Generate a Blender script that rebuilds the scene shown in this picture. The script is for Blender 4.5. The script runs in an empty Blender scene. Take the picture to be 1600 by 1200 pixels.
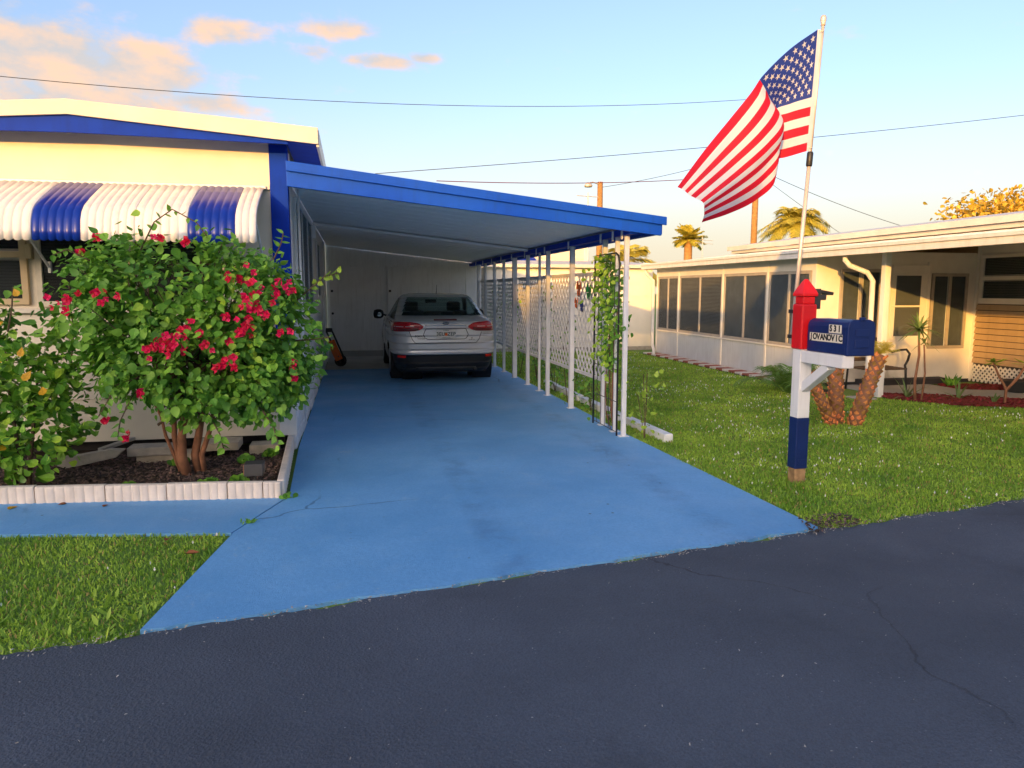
import bpy, bmesh, math, random
import numpy as np
from mathutils import Vector, Matrix, Euler
R = math.radians
random.seed(7); rng = np.random.default_rng(11)
scn = bpy.context.scene
COL = scn.collection

# ------------------------------------------------------------------ camera
cam = bpy.data.cameras.new('camera'); camo = bpy.data.objects.new('camera', cam); COL.objects.link(camo)
cam.sensor_width = 36; cam.lens = 25.875; cam.clip_end = 2000; cam.clip_start = 0.05
camo.location = (0, 0, 1.55); camo.rotation_euler = (R(90 - 7.284), 0, R(-12.169))
scn.camera = camo
scn.render.engine = 'CYCLES'; scn.cycles.max_bounces = 10; scn.cycles.diffuse_bounces = 6; scn.cycles.transparent_max_bounces = 12
scn.render.resolution_x = 1024; scn.render.resolution_y = 768

# ------------------------------------------------------------------ world, sun, exposure
SUN_EL, SUN_AZ = 8.5, 213.0          # azimuth clockwise from +Y: behind the camera, to its left
SKY_STRENGTH, SUN_STRENGTH, EXPOSURE = 0.15, 1.8, 1.66
w = bpy.data.worlds.new('World'); scn.world = w; w.use_nodes = True
nt = w.node_tree; nt.nodes.clear()
def N(t, **k):
    n = nt.nodes.new(t)
    for a, b in k.items(): setattr(n, a, b)
    return n
def L(a, b): nt.links.new(a, b)
sky = N('ShaderNodeTexSky'); sky.sky_type = 'NISHITA'; sky.sun_disc = False
sky.sun_elevation = R(SUN_EL); sky.sun_rotation = R(SUN_AZ)
sky.air_density = 0.8; sky.dust_density = 3.5; sky.ozone_density = 1.5; sky.altitude = 0
tc = N('ShaderNodeTexCoord')
def vmath(op, a, b=None):
    n = N('ShaderNodeVectorMath', operation=op)
    for i, s in enumerate((a, b)):
        if s is None: continue
        if isinstance(s, tuple): n.inputs[i].default_value = s
        else: L(s, n.inputs[i])
    return n
def math_(op, a, b=0.0, clamp=False):
    n = N('ShaderNodeMath', operation=op, use_clamp=clamp)
    for i, s in enumerate((a, b)):
        if isinstance(s, (int, float)): n.inputs[i].default_value = s
        else: L(s, n.inputs[i])
    return n.outputs[0]
dirv = tc.outputs['Generated']
# cumulus banks: a soft patch per cloud direction, broken up by noise, the same kind all round the sky
def px_dir(az, el): return (math.sin(R(az)) * math.cos(R(el)), math.cos(R(az)) * math.cos(R(el)), math.sin(R(el)))
banks = [(-19, 14.4, 6.5, 2.4, 1.15), (-13.6, 14.2, 4.6, 2.0, 1.15), (-24, 14.3, 6, 3.2, 1.1), (-17, 12.0, 9.0, 2.0, .95), (-9.8, 12.7, 3.6, .9, .95), (-8.4, 17.2, 2.8, 1.1, .85),
         (-.3, 18.1, 3.2, .85, .8), (-2.2, 16.5, 1.8, .7, .7), (2.6, 16.2, 3.2, .6, .95), (5.6, 16.5, 1.4, .5, .95), (60, 20, 10, 3, .8), (-70, 22, 12, 4, .9), (110, 24, 9, 3, .8),
         (150, 18, 12, 3, .9), (-120, 20, 12, 4, .9), (-160, 26, 10, 3, .8), (90, 45, 14, 6, .6), (-60, 50, 14, 6, .6), (-38, 17, 7, 3, .95), (20, 40, 10, 4, .6)]
nz = N('ShaderNodeTexNoise'); nz.inputs['Scale'].default_value = 17; nz.inputs['Detail'].default_value = 9; nz.inputs['Roughness'].default_value = .58
st = vmath('MULTIPLY', dirv, (1, 1, 2.0)); L(st.outputs[0], nz.inputs['Vector'])
acc = None
for az, el, ra, re, amp in banks:
    c = Vector(px_dir(az, el)); rgt = Vector((math.cos(R(az)), -math.sin(R(az)), 0)); up = rgt.cross(c)
    if up.z < 0: up = -up
    d = vmath('SUBTRACT', dirv, tuple(c)).outputs[0]
    a = math_('DIVIDE', vmath('DOT_PRODUCT', d, tuple(rgt)).outputs['Value'], math.sin(R(ra)))
    b = math_('DIVIDE', vmath('DOT_PRODUCT', d, tuple(up)).outputs['Value'], math.sin(R(re)))
    cdep = math_('DIVIDE', vmath('DOT_PRODUCT', d, tuple(c)).outputs['Value'], .3)
    r2 = math_('ADD', math_('ADD', math_('MULTIPLY', a, a), math_('MULTIPLY', b, b)), math_('MULTIPLY', cdep, cdep))
    g = math_('MULTIPLY', math_('POWER', 2.718, math_('MULTIPLY', r2, -1.0)), amp)
    acc = g if acc is None else math_('MAXIMUM', acc, g)
cl = math_('ADD', math_('MULTIPLY', acc, 1.0), math_('MULTIPLY', math_('SUBTRACT', nz.outputs[0], .5), 1.6))
mr = N('ShaderNodeMapRange', interpolation_type='SMOOTHSTEP'); L(cl, mr.inputs[0])
mr.inputs[1].default_value = .20; mr.inputs[2].default_value = .85; mr.inputs[3].default_value = 0; mr.inputs[4].default_value = .95
mixc = N('ShaderNodeMix', data_type='RGBA'); L(mr.outputs[0], mixc.inputs[0])

# low haze all round the horizon
sep = N('ShaderNodeSeparateXYZ'); L(dirv, sep.inputs[0])
hz_ = N('ShaderNodeMapRange', interpolation_type='SMOOTHSTEP'); L(sep.outputs[2], hz_.inputs[0]); hz_.inputs[1].default_value = .27; hz_.inputs[2].default_value = -.02; hz_.inputs[3].default_value = 0; hz_.inputs[4].default_value = .9
hmix = N('ShaderNodeMix', data_type='RGBA'); L(hz_.outputs[0], hmix.inputs[0]); L(vmath('MULTIPLY', sky.outputs[0], (.96, .88, .90)).outputs[0], hmix.inputs[6]); hmix.inputs[7].default_value = (2.25, 1.95, 1.45, 1)
L(hmix.outputs[2], mixc.inputs[6]); 
cmix = N('ShaderNodeMix', data_type='RGBA'); cm = N('ShaderNodeMapRange'); L(nz.outputs[0], cm.inputs[0]); cm.inputs[1].default_value = .38; cm.inputs[2].default_value = .62; L(cm.outputs[0], cmix.inputs[0])
cmix.inputs[6].default_value = (1.5, 1.42, 1.4, 1); cmix.inputs[7].default_value = (2.35, 1.6, 1.12, 1); L(cmix.outputs[2], mixc.inputs[7])
bg = N('ShaderNodeBackground'); bg.inputs[1].default_value = SKY_STRENGTH; L(mixc.outputs[2], bg.inputs[0])
wo = N('ShaderNodeOutputWorld'); L(bg.outputs[0], wo.inputs[0])

sl = bpy.data.lights.new('sun', 'SUN'); so = bpy.data.objects.new('sun', sl); COL.objects.link(so)
sl.energy = SUN_STRENGTH; sl.angle = R(0.53); sl.color = (1.0, .50, .10)
sd = Vector(px_dir(SUN_AZ, SUN_EL)); so.rotation_euler = sd.to_track_quat('Z', 'Y').to_euler(); so.location = (-8, -14, 14)
vs = scn.view_settings; vs.view_transform = 'Standard'; vs.look = 'None'; vs.exposure = EXPOSURE; vs.gamma = 1; vs.use_curve_mapping = False

# ------------------------------------------------------------------ materials
def S(r, g, b):
    f = lambda c: (c / 255 / 12.92) if c / 255 <= .04045 else ((c / 255 + .055) / 1.055) ** 2.4
    return (f(r), f(g), f(b))
MATS = {}
GRIMY = {'white', 'awning_white', 'awning_blue', 'blue_trim', 'blue_fascia', 'panel_grey', 'edging', 'red_paint', 'navy', 'gutter', 'post_white', 'neighbour_tan', 'lattice', 'dark_plastic'}
def mat(name, col, rough=.6, var=.12, scale=6.0, bump=0.0, bscale=60.0, metal=0.0, rnd=0.0, isl=0.0, col2=None, spec=.5, trans=0.0, coat=0.0):
    m = bpy.data.materials.new(name); m.use_nodes = True; MATS[name] = m
    t = m.node_tree; b = t.nodes['Principled BSDF']; lk = t.links.new
    tcn = t.nodes.new('ShaderNodeTexCoord')
    n = t.nodes.new('ShaderNodeTexNoise'); n.inputs['Scale'].default_value = scale; n.inputs['Detail'].default_value = 5
    lk(tcn.outputs['Object'], n.inputs['Vector'])
    r = t.nodes.new('ShaderNodeMapRange'); r.inputs[1].default_value = .3; r.inputs[2].default_value = .7; lk(n.outputs[0], r.inputs[0])
    mx = t.nodes.new('ShaderNodeMix'); mx.data_type = 'RGBA'; lk(r.outputs[0], mx.inputs[0])
    c2 = col2 or tuple(min(1, c * (1 + var)) for c in col)
    mx.inputs[6].default_value = (*[c * (1 - var) for c in col], 1); mx.inputs[7].default_value = (*c2, 1)
    out = mx.outputs[2]
    if rnd or isl:
        hs = t.nodes.new('ShaderNodeHueSaturation'); lk(out, hs.inputs['Color'])
        if rnd: src = t.nodes.new('ShaderNodeObjectInfo').outputs['Random']
        else: src = t.nodes.new('ShaderNodeNewGeometry').outputs['Random Per Island']
        k = rnd or isl
        a = t.nodes.new('ShaderNodeMapRange'); lk(src, a.inputs[0]); a.inputs[3].default_value = 1 - k; a.inputs[4].default_value = 1 + k
        lk(a.outputs[0], hs.inputs['Value'])
        h = t.nodes.new('ShaderNodeMapRange'); lk(src, h.inputs[0]); h.inputs[3].default_value = .5 + .04 * k; h.inputs[4].default_value = .5 - .05 * k
        lk(h.outputs[0], hs.inputs['Hue'])
        out = hs.outputs[0]
    if name in GRIMY:
        mp_ = t.nodes.new('ShaderNodeMapping'); mp_.inputs['Scale'].default_value = (9, 9, .9); lk(tcn.outputs['Object'], mp_.inputs['Vector'])
        gn = t.nodes.new('ShaderNodeTexNoise'); gn.inputs['Scale'].default_value = 1.6; gn.inputs['Detail'].default_value = 8; gn.inputs['Roughness'].default_value = .7; lk(mp_.outputs[0], gn.inputs['Vector'])
        gr_ = t.nodes.new('ShaderNodeMapRange'); gr_.interpolation_type = 'SMOOTHSTEP'; lk(gn.outputs[0], gr_.inputs[0]); gr_.inputs[1].default_value = .46; gr_.inputs[2].default_value = .74; gr_.inputs[4].default_value = .42
        gm = t.nodes.new('ShaderNodeMix'); gm.data_type = 'RGBA'; lk(gr_.outputs[0], gm.inputs[0]); lk(out, gm.inputs[6]); gm.inputs[7].default_value = (*[c * .66 + .01 * max(col) for c in (col[0], col[1] * .98, col[2] * .92)], 1); out = gm.outputs[2]
    lk(out, b.inputs['Base Color'])
    b.inputs['Roughness'].default_value = rough; b.inputs['Metallic'].default_value = metal
    b.inputs['Specular IOR Level'].default_value = spec
    if coat: b.inputs['Coat Weight'].default_value = coat; b.inputs['Coat Roughness'].default_value = .06
    if bump:
        n2 = t.nodes.new('ShaderNodeTexNoise'); n2.inputs['Scale'].default_value = bscale; n2.inputs['Detail'].default_value = 4
        lk(tcn.outputs['Object'], n2.inputs['Vector'])
        bp = t.nodes.new('ShaderNodeBump'); bp.inputs['Strength'].default_value = bump; bp.inputs['Distance'].default_value = .01
        lk(n2.outputs[0], bp.inputs['Height']); lk(bp.outputs[0], b.inputs['Normal'])
    if trans:
        o = t.nodes['Material Output']; tr = t.nodes.new('ShaderNodeBsdfTranslucent'); lk(out, tr.inputs[0])
        ms = t.nodes.new('ShaderNodeMixShader'); ms.inputs[0].default_value = trans
        lk(b.outputs[0], ms.inputs[1]); lk(tr.outputs[0], ms.inputs[2]); lk(ms.outputs[0], o.inputs[0])
    return m
def glass(name, tint, alpha, rough=.05):
    m = bpy.data.materials.new(name); m.use_nodes = True; MATS[name] = m
    t = m.node_tree; b = t.nodes['Principled BSDF']; o = t.nodes['Material Output']
    b.inputs['Base Color'].default_value = (*[c * .06 for c in tint], 1); b.inputs['Roughness'].default_value = rough
    tr = t.nodes.new('ShaderNodeBsdfTransparent'); tr.inputs[0].default_value = (*tint, 1)
    n = t.nodes.new('ShaderNodeTexNoise'); n.inputs['Scale'].default_value = 3
    bp = t.nodes.new('ShaderNodeBump'); bp.inputs['Strength'].default_value = .04; bp.inputs['Distance'].default_value = .02
    t.links.new(n.outputs[0], bp.inputs['Height']); t.links.new(bp.outputs[0], b.inputs['Normal'])
    ms = t.nodes.new('ShaderNodeMixShader'); ms.inputs[0].default_value = alpha
    t.links.new(b.outputs[0], ms.inputs[1]); t.links.new(tr.outputs[0], ms.inputs[2]); t.links.new(ms.outputs[0], o.inputs[0])
    return m

mat('white', (.82, .82, .81), .5, .05, 3, .05, 40)
mat('white_rough', (.74, .76, .78), .8, .12, 9, .5, 35)
mat('siding_cream', (.74, .68, .56), .55, .06, 2.5, .06, 30)
mat('blue_trim', S(4, 54, 172), .6, .12, 5, .05, 50, spec=.12)
mat('blue_fascia', S(12, 78, 200), .55, .08, 4, .04, 50, spec=.2)
mat('navy', S(12, 38, 98), .45, .12, 8, .1, 60)
mat('roof_cream', (.72, .66, .56), .5, .08, 3, .05, 20)
mat('ceiling', (.86, .88, .88), .5, .05, 2)
mat('awning_white', (.80, .80, .82), .35, .05, 5)
mat('awning_blue', S(12, 48, 160), .3, .1, 5)
mat('window_frame', (.62, .56, .45), .5, .1, 8)
mat('gold_frame', (.55, .42, .24), .5, .1, 8)
mat('bronze_frame', (.40, .36, .31), .5, .1, 8)
mat('blind', (.56, .54, .50), .6, .06, 8)
mat('curtain', (.55, .57, .56), .9, .12, 6)
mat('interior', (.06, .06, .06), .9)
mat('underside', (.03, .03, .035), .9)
glass('pane', (.62, .66, .68), .45, .03)
glass('pane_dark', (.74, .78, .82), .74, .03)
glass('car_glass', (.55, .70, .70), .68, .02)
mat('post_white', (.74, .76, .80), .45, .06, 6)
mat('lattice', (.74, .73, .71), .6, .08, 10)
mat('concrete', (.40, .37, .33), .85, .18, 14, .4, 60)
mat('block', (.46, .40, .31), .9, .2, 10, .5, 50)
mat('edging', (.76, .67, .58), .7, .1, 9, .15, 50)
mat('mulch_red', S(128, 44, 40), .95, .3, 25, .6, 60, isl=.35)
mat('mulch', S(92, 78, 70), .95, .35, 25, .6, 60, isl=.75)
mat('soil', S(48, 40, 38), .95, .35, 18, .8, 40)
mat('grit', (.42, .40, .36), .9, .2, 20, isl=.4)
mat('bark', S(140, 98, 74), .9, .25, 12, .6, 40)
mat('bark_dark', S(96, 78, 62), .9, .25, 12, .6, 40)
mat('palm_boot', S(188, 130, 66), .8, .3, 20, .4, 50, isl=.55)
mat('leaf_bougain', S(108, 164, 56), .55, .2, 3, isl=.42, trans=.28)
mat('leaf_obj', S(114, 172, 58), .55, .2, 3, rnd=.42, trans=.28)
mat('leaf_lime', S(164, 202, 66), .55, .15, 3, rnd=.25, trans=.35)
mat('leaf_young', S(150, 185, 62), .45, .15, 3, rnd=.25, trans=.35)
mat('leaf_round', S(104, 156, 52), .38, .2, 3, isl=.4, trans=.25)
mat('leaf_round_obj', S(114, 168, 54), .38, .2, 3, rnd=.42, trans=.25)
mat('leaf_yellow', S(225, 170, 40), .5, .15, 5, rnd=.15, trans=.3)
mat('leaf_dry', S(150, 92, 52), .8, .2, 5, isl=.3)
mat('bract', S(232, 26, 84), .5, .15, 10, rnd=.2, trans=.3)
mat('palm_leaf', S(98, 140, 58), .45, .2, 3, isl=.3, trans=.25)
mat('palm_leaf_sun', S(196, 186, 76), .45, .2, 3, isl=.3, trans=.25)  # low-sun yellow put into the frond colour itself
mat('spike_leaf', S(108, 136, 82), .5, .2, 3, isl=.25, trans=.2)
mat('tree_leaf', S(92, 118, 48), .5, .25, 2, isl=.35, trans=.25)
mat('tree_leaf_sun', S(208, 176, 60), .5, .25, 2, isl=.35, trans=.25)  # crown leaves coloured gold, with the evening sunlight in the base colour
mat('grass', S(118, 170, 52), .5, .15, 1.6, isl=.3, trans=.35, col2=S(176, 208, 78))
mat('grass_dry', S(176, 156, 92), .7, .2, 2, isl=.35, trans=.2)
mat('grass_flower', (.75, .76, .74), .6, .05)
mat('black_metal', (.02, .02, .022), .45)
mat('dark_plastic', (.035, .037, .04), .5)
mat('black_wire', (.03, .03, .035), .5)
mat('red_paint', S(216, 18, 26), .45, .08, 6, .15, 50)
mat('wood_weathered', S(160, 128, 92), .85, .35, 16, .4, 50)
mat('pole_wood', S(164, 122, 72), .85, .2, 8, .2, 30)
mat('pole_metal', (.66, .60, .54), .38, .06, 6, metal=.35)
mat('gutter', (.74, .72, .68), .45, .06, 6)
mat('neighbour_white', (.82, .78, .70), .55, .05, 4, .05, 30)
mat('neighbour_tan', S(178, 152, 118), .6, .08, 4, .05, 30)
mat('panel_grey', (.62, .64, .66), .5, .05, 4)
mat('brick_red', S(150, 84, 68), .9, .18, 20, .4, 60)
mat('brick_white', (.62, .58, .52), .9, .15, 20, .4, 60)
mat('car_paint', (.66, .69, .71), .36, .03, 2, metal=.45, coat=.8)
mat('car_black', (.012, .014, .018), .55, .1, 6)
mat('tyre', (.018, .018, .02), .85, .15, 20)
mat('rim', (.45, .46, .48), .3, .05, 5, metal=.9)
mat('lamp_red', S(190, 14, 30), .12, .1, 20, coat=.6)
mat('lamp_dark', S(110, 8, 24), .15, .1, 20, coat=.6)
mat('lamp_clear', (.75, .55, .58), .2, .05)
mat('reflector', S(235, 34, 30), .25, .05)
mat('chrome', (.7, .72, .73), .12, .02, metal=1.0)
mat('mirror', (.35, .38, .42), .15, .02, metal=1.0)
mat('badge_blue', S(24, 40, 96), .3)
mat('plate', (.74, .74, .70), .5, .05, 30)
mat('plate_green', S(20, 70, 60), .6)
mat('orange', S(226, 110, 40), .6, .15, 12)
mat('green_paint', S(40, 140, 60), .6, .15, 12)
mat('letter_card', (.78, .72, .58), .6, .05, 20)
mat('ink', (.012, .012, .012), .6)
mat('wire', (.05, .05, .06), .6)
mat('wire_red', S(120, 60, 70), .6)
mat('flag_red', S(226, 26, 58), .7, .05, 6, .08, 300, trans=.45)
mat('flag_white', (.88, .88, .90), .7, .04, 6, .08, 300, trans=.45)
mat('flag_blue', S(40, 66, 156), .7, .08, 6, .08, 300, trans=.35)
mat('seat', (.05, .07, .075), .8)

# painted concrete, asphalt, lawn soil: richer node trees
def surface(name, build):
    m = bpy.data.materials.new(name); m.use_nodes = True; MATS[name] = m
    t = m.node_tree; b = t.nodes['Principled BSDF']; geo = t.nodes.new('ShaderNodeNewGeometry')
    def noise(scale, detail=5, rough=.55, vec=None, dist=0.0):
        n = t.nodes.new('ShaderNodeTexNoise'); n.inputs['Scale'].default_value = scale; n.inputs['Detail'].default_value = detail
        n.inputs['Roughness'].default_value = rough; n.inputs['Distortion'].default_value = dist
        t.links.new(vec or geo.outputs['Position'], n.inputs['Vector']); return n.outputs[0]
    def ramp(src, a, b_, lo=0.0, hi=1.0):
        r = t.nodes.new('ShaderNodeMapRange'); r.interpolation_type = 'SMOOTHSTEP'; t.links.new(src, r.inputs[0])
        r.inputs[1].default_value = a; r.inputs[2].default_value = b_; r.inputs[3].default_value = lo; r.inputs[4].default_value = hi; return r.outputs[0]
    def mix(f, a, c):
        x = t.nodes.new('ShaderNodeMix'); x.data_type = 'RGBA'
        if isinstance(f, float): x.inputs[0].default_value = f
        else: t.links.new(f, x.inputs[0])
        for i, s in ((6, a), (7, c)):
            if isinstance(s, tuple): x.inputs[i].default_value = (*s, 1)
            else: t.links.new(s, x.inputs[i])
        return x.outputs[2]
    def mul(a, c, op='MULTIPLY'):
        x = t.nodes.new('ShaderNodeMath'); x.operation = op
        for i, s in enumerate((a, c)):
            if isinstance(s, (int, float)): x.inputs[i].default_value = s
            else: t.links.new(s, x.inputs[i])
        return x.outputs[0]
    def voro(scale, feature='F1', vec=None, rnd=1.0):
        v = t.nodes.new('ShaderNodeTexVoronoi'); v.feature = feature; v.inputs['Scale'].default_value = scale; v.inputs['Randomness'].default_value = rnd
        t.links.new(vec or geo.outputs['Position'], v.inputs['Vector']); return v.outputs['Distance']
    def bump(h, s, d=.01):
        bp = t.nodes.new('ShaderNodeBump'); bp.inputs['Strength'].default_value = s; bp.inputs['Distance'].default_value = d
        t.links.new(h, bp.inputs['Height']); t.links.new(bp.outputs[0], b.inputs['Normal'])
    def warp(scale, amt):
        n = t.nodes.new('ShaderNodeTexNoise'); n.inputs['Scale'].default_value = scale; n.inputs['Detail'].default_value = 5
        t.links.new(geo.outputs['Position'], n.inputs['Vector'])
        x = t.nodes.new('ShaderNodeVectorMath'); x.operation = 'SCALE'; x.inputs['Scale'].default_value = amt; t.links.new(n.outputs['Color'], x.inputs[0])
        y = t.nodes.new('ShaderNodeVectorMath'); y.operation = 'ADD'; t.links.new(geo.outputs['Position'], y.inputs[0]); t.links.new(x.outputs[0], y.inputs[1]); return y.outputs[0]
    build(t, b, noise, ramp, mix, mul, voro, bump, warp)
def b_paint(t, b, noise, ramp, mix, mul, voro, bump, warp):
    base = mix(ramp(noise(.9, 6, .6), .3, .7), S(98, 161, 212), S(118, 178, 226))
    base = mix(ramp(noise(60, 3), .3, .75, 0, .4), base, S(74, 136, 192))
    base = mix(ramp(noise(6, 8, .75, dist=.3), .5, .78, 0, .5), base, S(132, 180, 216))
    scuff = mul(ramp(noise(2.2, 8, .7, dist=.6), .60, .72), ramp(noise(38, 4), .45, .62))
    base = mix(mul(scuff, .7), base, S(172, 194, 212))
    base = mix(ramp(noise(.55, 7, .65, dist=.4), .54, .72, 0, .4), base, S(72, 132, 186))
    base = mix(mul(ramp(voro(5), .07, .02), ramp(noise(.7), .46, .60)), base, S(56, 66, 80))
    # faint tyre tracks running up the drive
    sx = t.nodes.new('ShaderNodeSeparateXYZ'); t.links.new(warp(.7, .25), sx.inputs[0])
    for xc in (.95, 2.45):
        d = mul(mul(sx.outputs[0], xc, 'SUBTRACT'), 0.0, 'ADD'); d = mul(d, d, 'MULTIPLY')
        base = mix(mul(ramp(d, .022, .002), ramp(noise(3.2, 7, .7), .40, .70, 0, .42)), base, S(66, 112, 160))
    crack = mul(ramp(voro(.32, 'DISTANCE_TO_EDGE', warp(1.3, .5)), .004, .0015), ramp(noise(.35), .48, .58))
    base = mix(mul(crack, .6), base, S(34, 74, 120))
    t.links.new(base, b.inputs['Base Color']); t.links.new(ramp(noise(1.4, 6), .3, .7, .5, .75), b.inputs['Roughness'])
    bump(mul(noise(140, 4), noise(25, 5), 'ADD'), .45, .006)
def b_asphalt(t, b, noise, ramp, mix, mul, voro, bump, warp):
    base = mix(ramp(noise(.45, 6, .6), .3, .7), (.052, .066, .092), (.090, .112, .154))
    base = mix(ramp(noise(140, 3), .35, .7, 0, .6), base, (.036, .038, .048))
    base = mix(ramp(noise(320, 2), .58, .75, 0, .55), base, (.17, .18, .20))
    base = mix(ramp(noise(1.6, 6, .7, dist=.5), .54, .70, 0, .5), base, (.040, .048, .064))
    base = mix(ramp(noise(.28, 3, .5, dist=.8), .55, .60, 0, .30), base, (.096, .114, .148))
    spk = mul(ramp(voro(38), .17, .07), ramp(noise(9, 3), .54, .68))
    base = mix(mul(spk, .8), base, (.38, .39, .41))
    crack = mul(ramp(voro(.42, 'DISTANCE_TO_EDGE', warp(2.2, .45)), .004, .001), ramp(noise(.33, 2), .47, .56))
    crack2 = mul(ramp(voro(1.5, 'DISTANCE_TO_EDGE', warp(4, .3)), .006, .001), ramp(noise(.6, 3), .58, .66))
    base = mix(mul(mul(crack, crack2, 'MAXIMUM'), .7), base, (.018, .018, .022))
    t.links.new(base, b.inputs['Base Color']); t.links.new(ramp(noise(.8), .3, .7, .55, .8), b.inputs['Roughness'])
    bump(mul(mul(noise(160, 3), mul(voro(70), .8), 'ADD'), mul(crack, -1.5), 'ADD'), .6, .008)
def b_lawn(t, b, noise, ramp, mix, mul, voro, bump, warp):
    base = mix(ramp(noise(1.1, 6, .65), .3, .7), S(96, 136, 48), S(130, 158, 62))
    base = mix(ramp(noise(55, 4), .35, .7, 0, .6), base, S(70, 96, 38))
    base = mix(ramp(noise(.6, 6, .7), .58, .72, 0, .5), base, S(128, 122, 70))
    t.links.new(base, b.inputs['Base Color']); b.inputs['Roughness'].default_value = .95
    bump(noise(70, 4), .8, .02)
def b_bareslab(t, b, noise, ramp, mix, mul, voro, bump, warp):
    base = mix(ramp(noise(1.5, 6), .3, .7), (.33, .34, .34), (.43, .43, .42))
    t.links.new(base, b.inputs['Base Color']); b.inputs['Roughness'].default_value = .8; bump(noise(90, 4), .3, .005)
surface('painted_concrete', b_paint); surface('asphalt', b_asphalt); surface('lawn', b_lawn); surface('bare_slab', b_bareslab)

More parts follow.
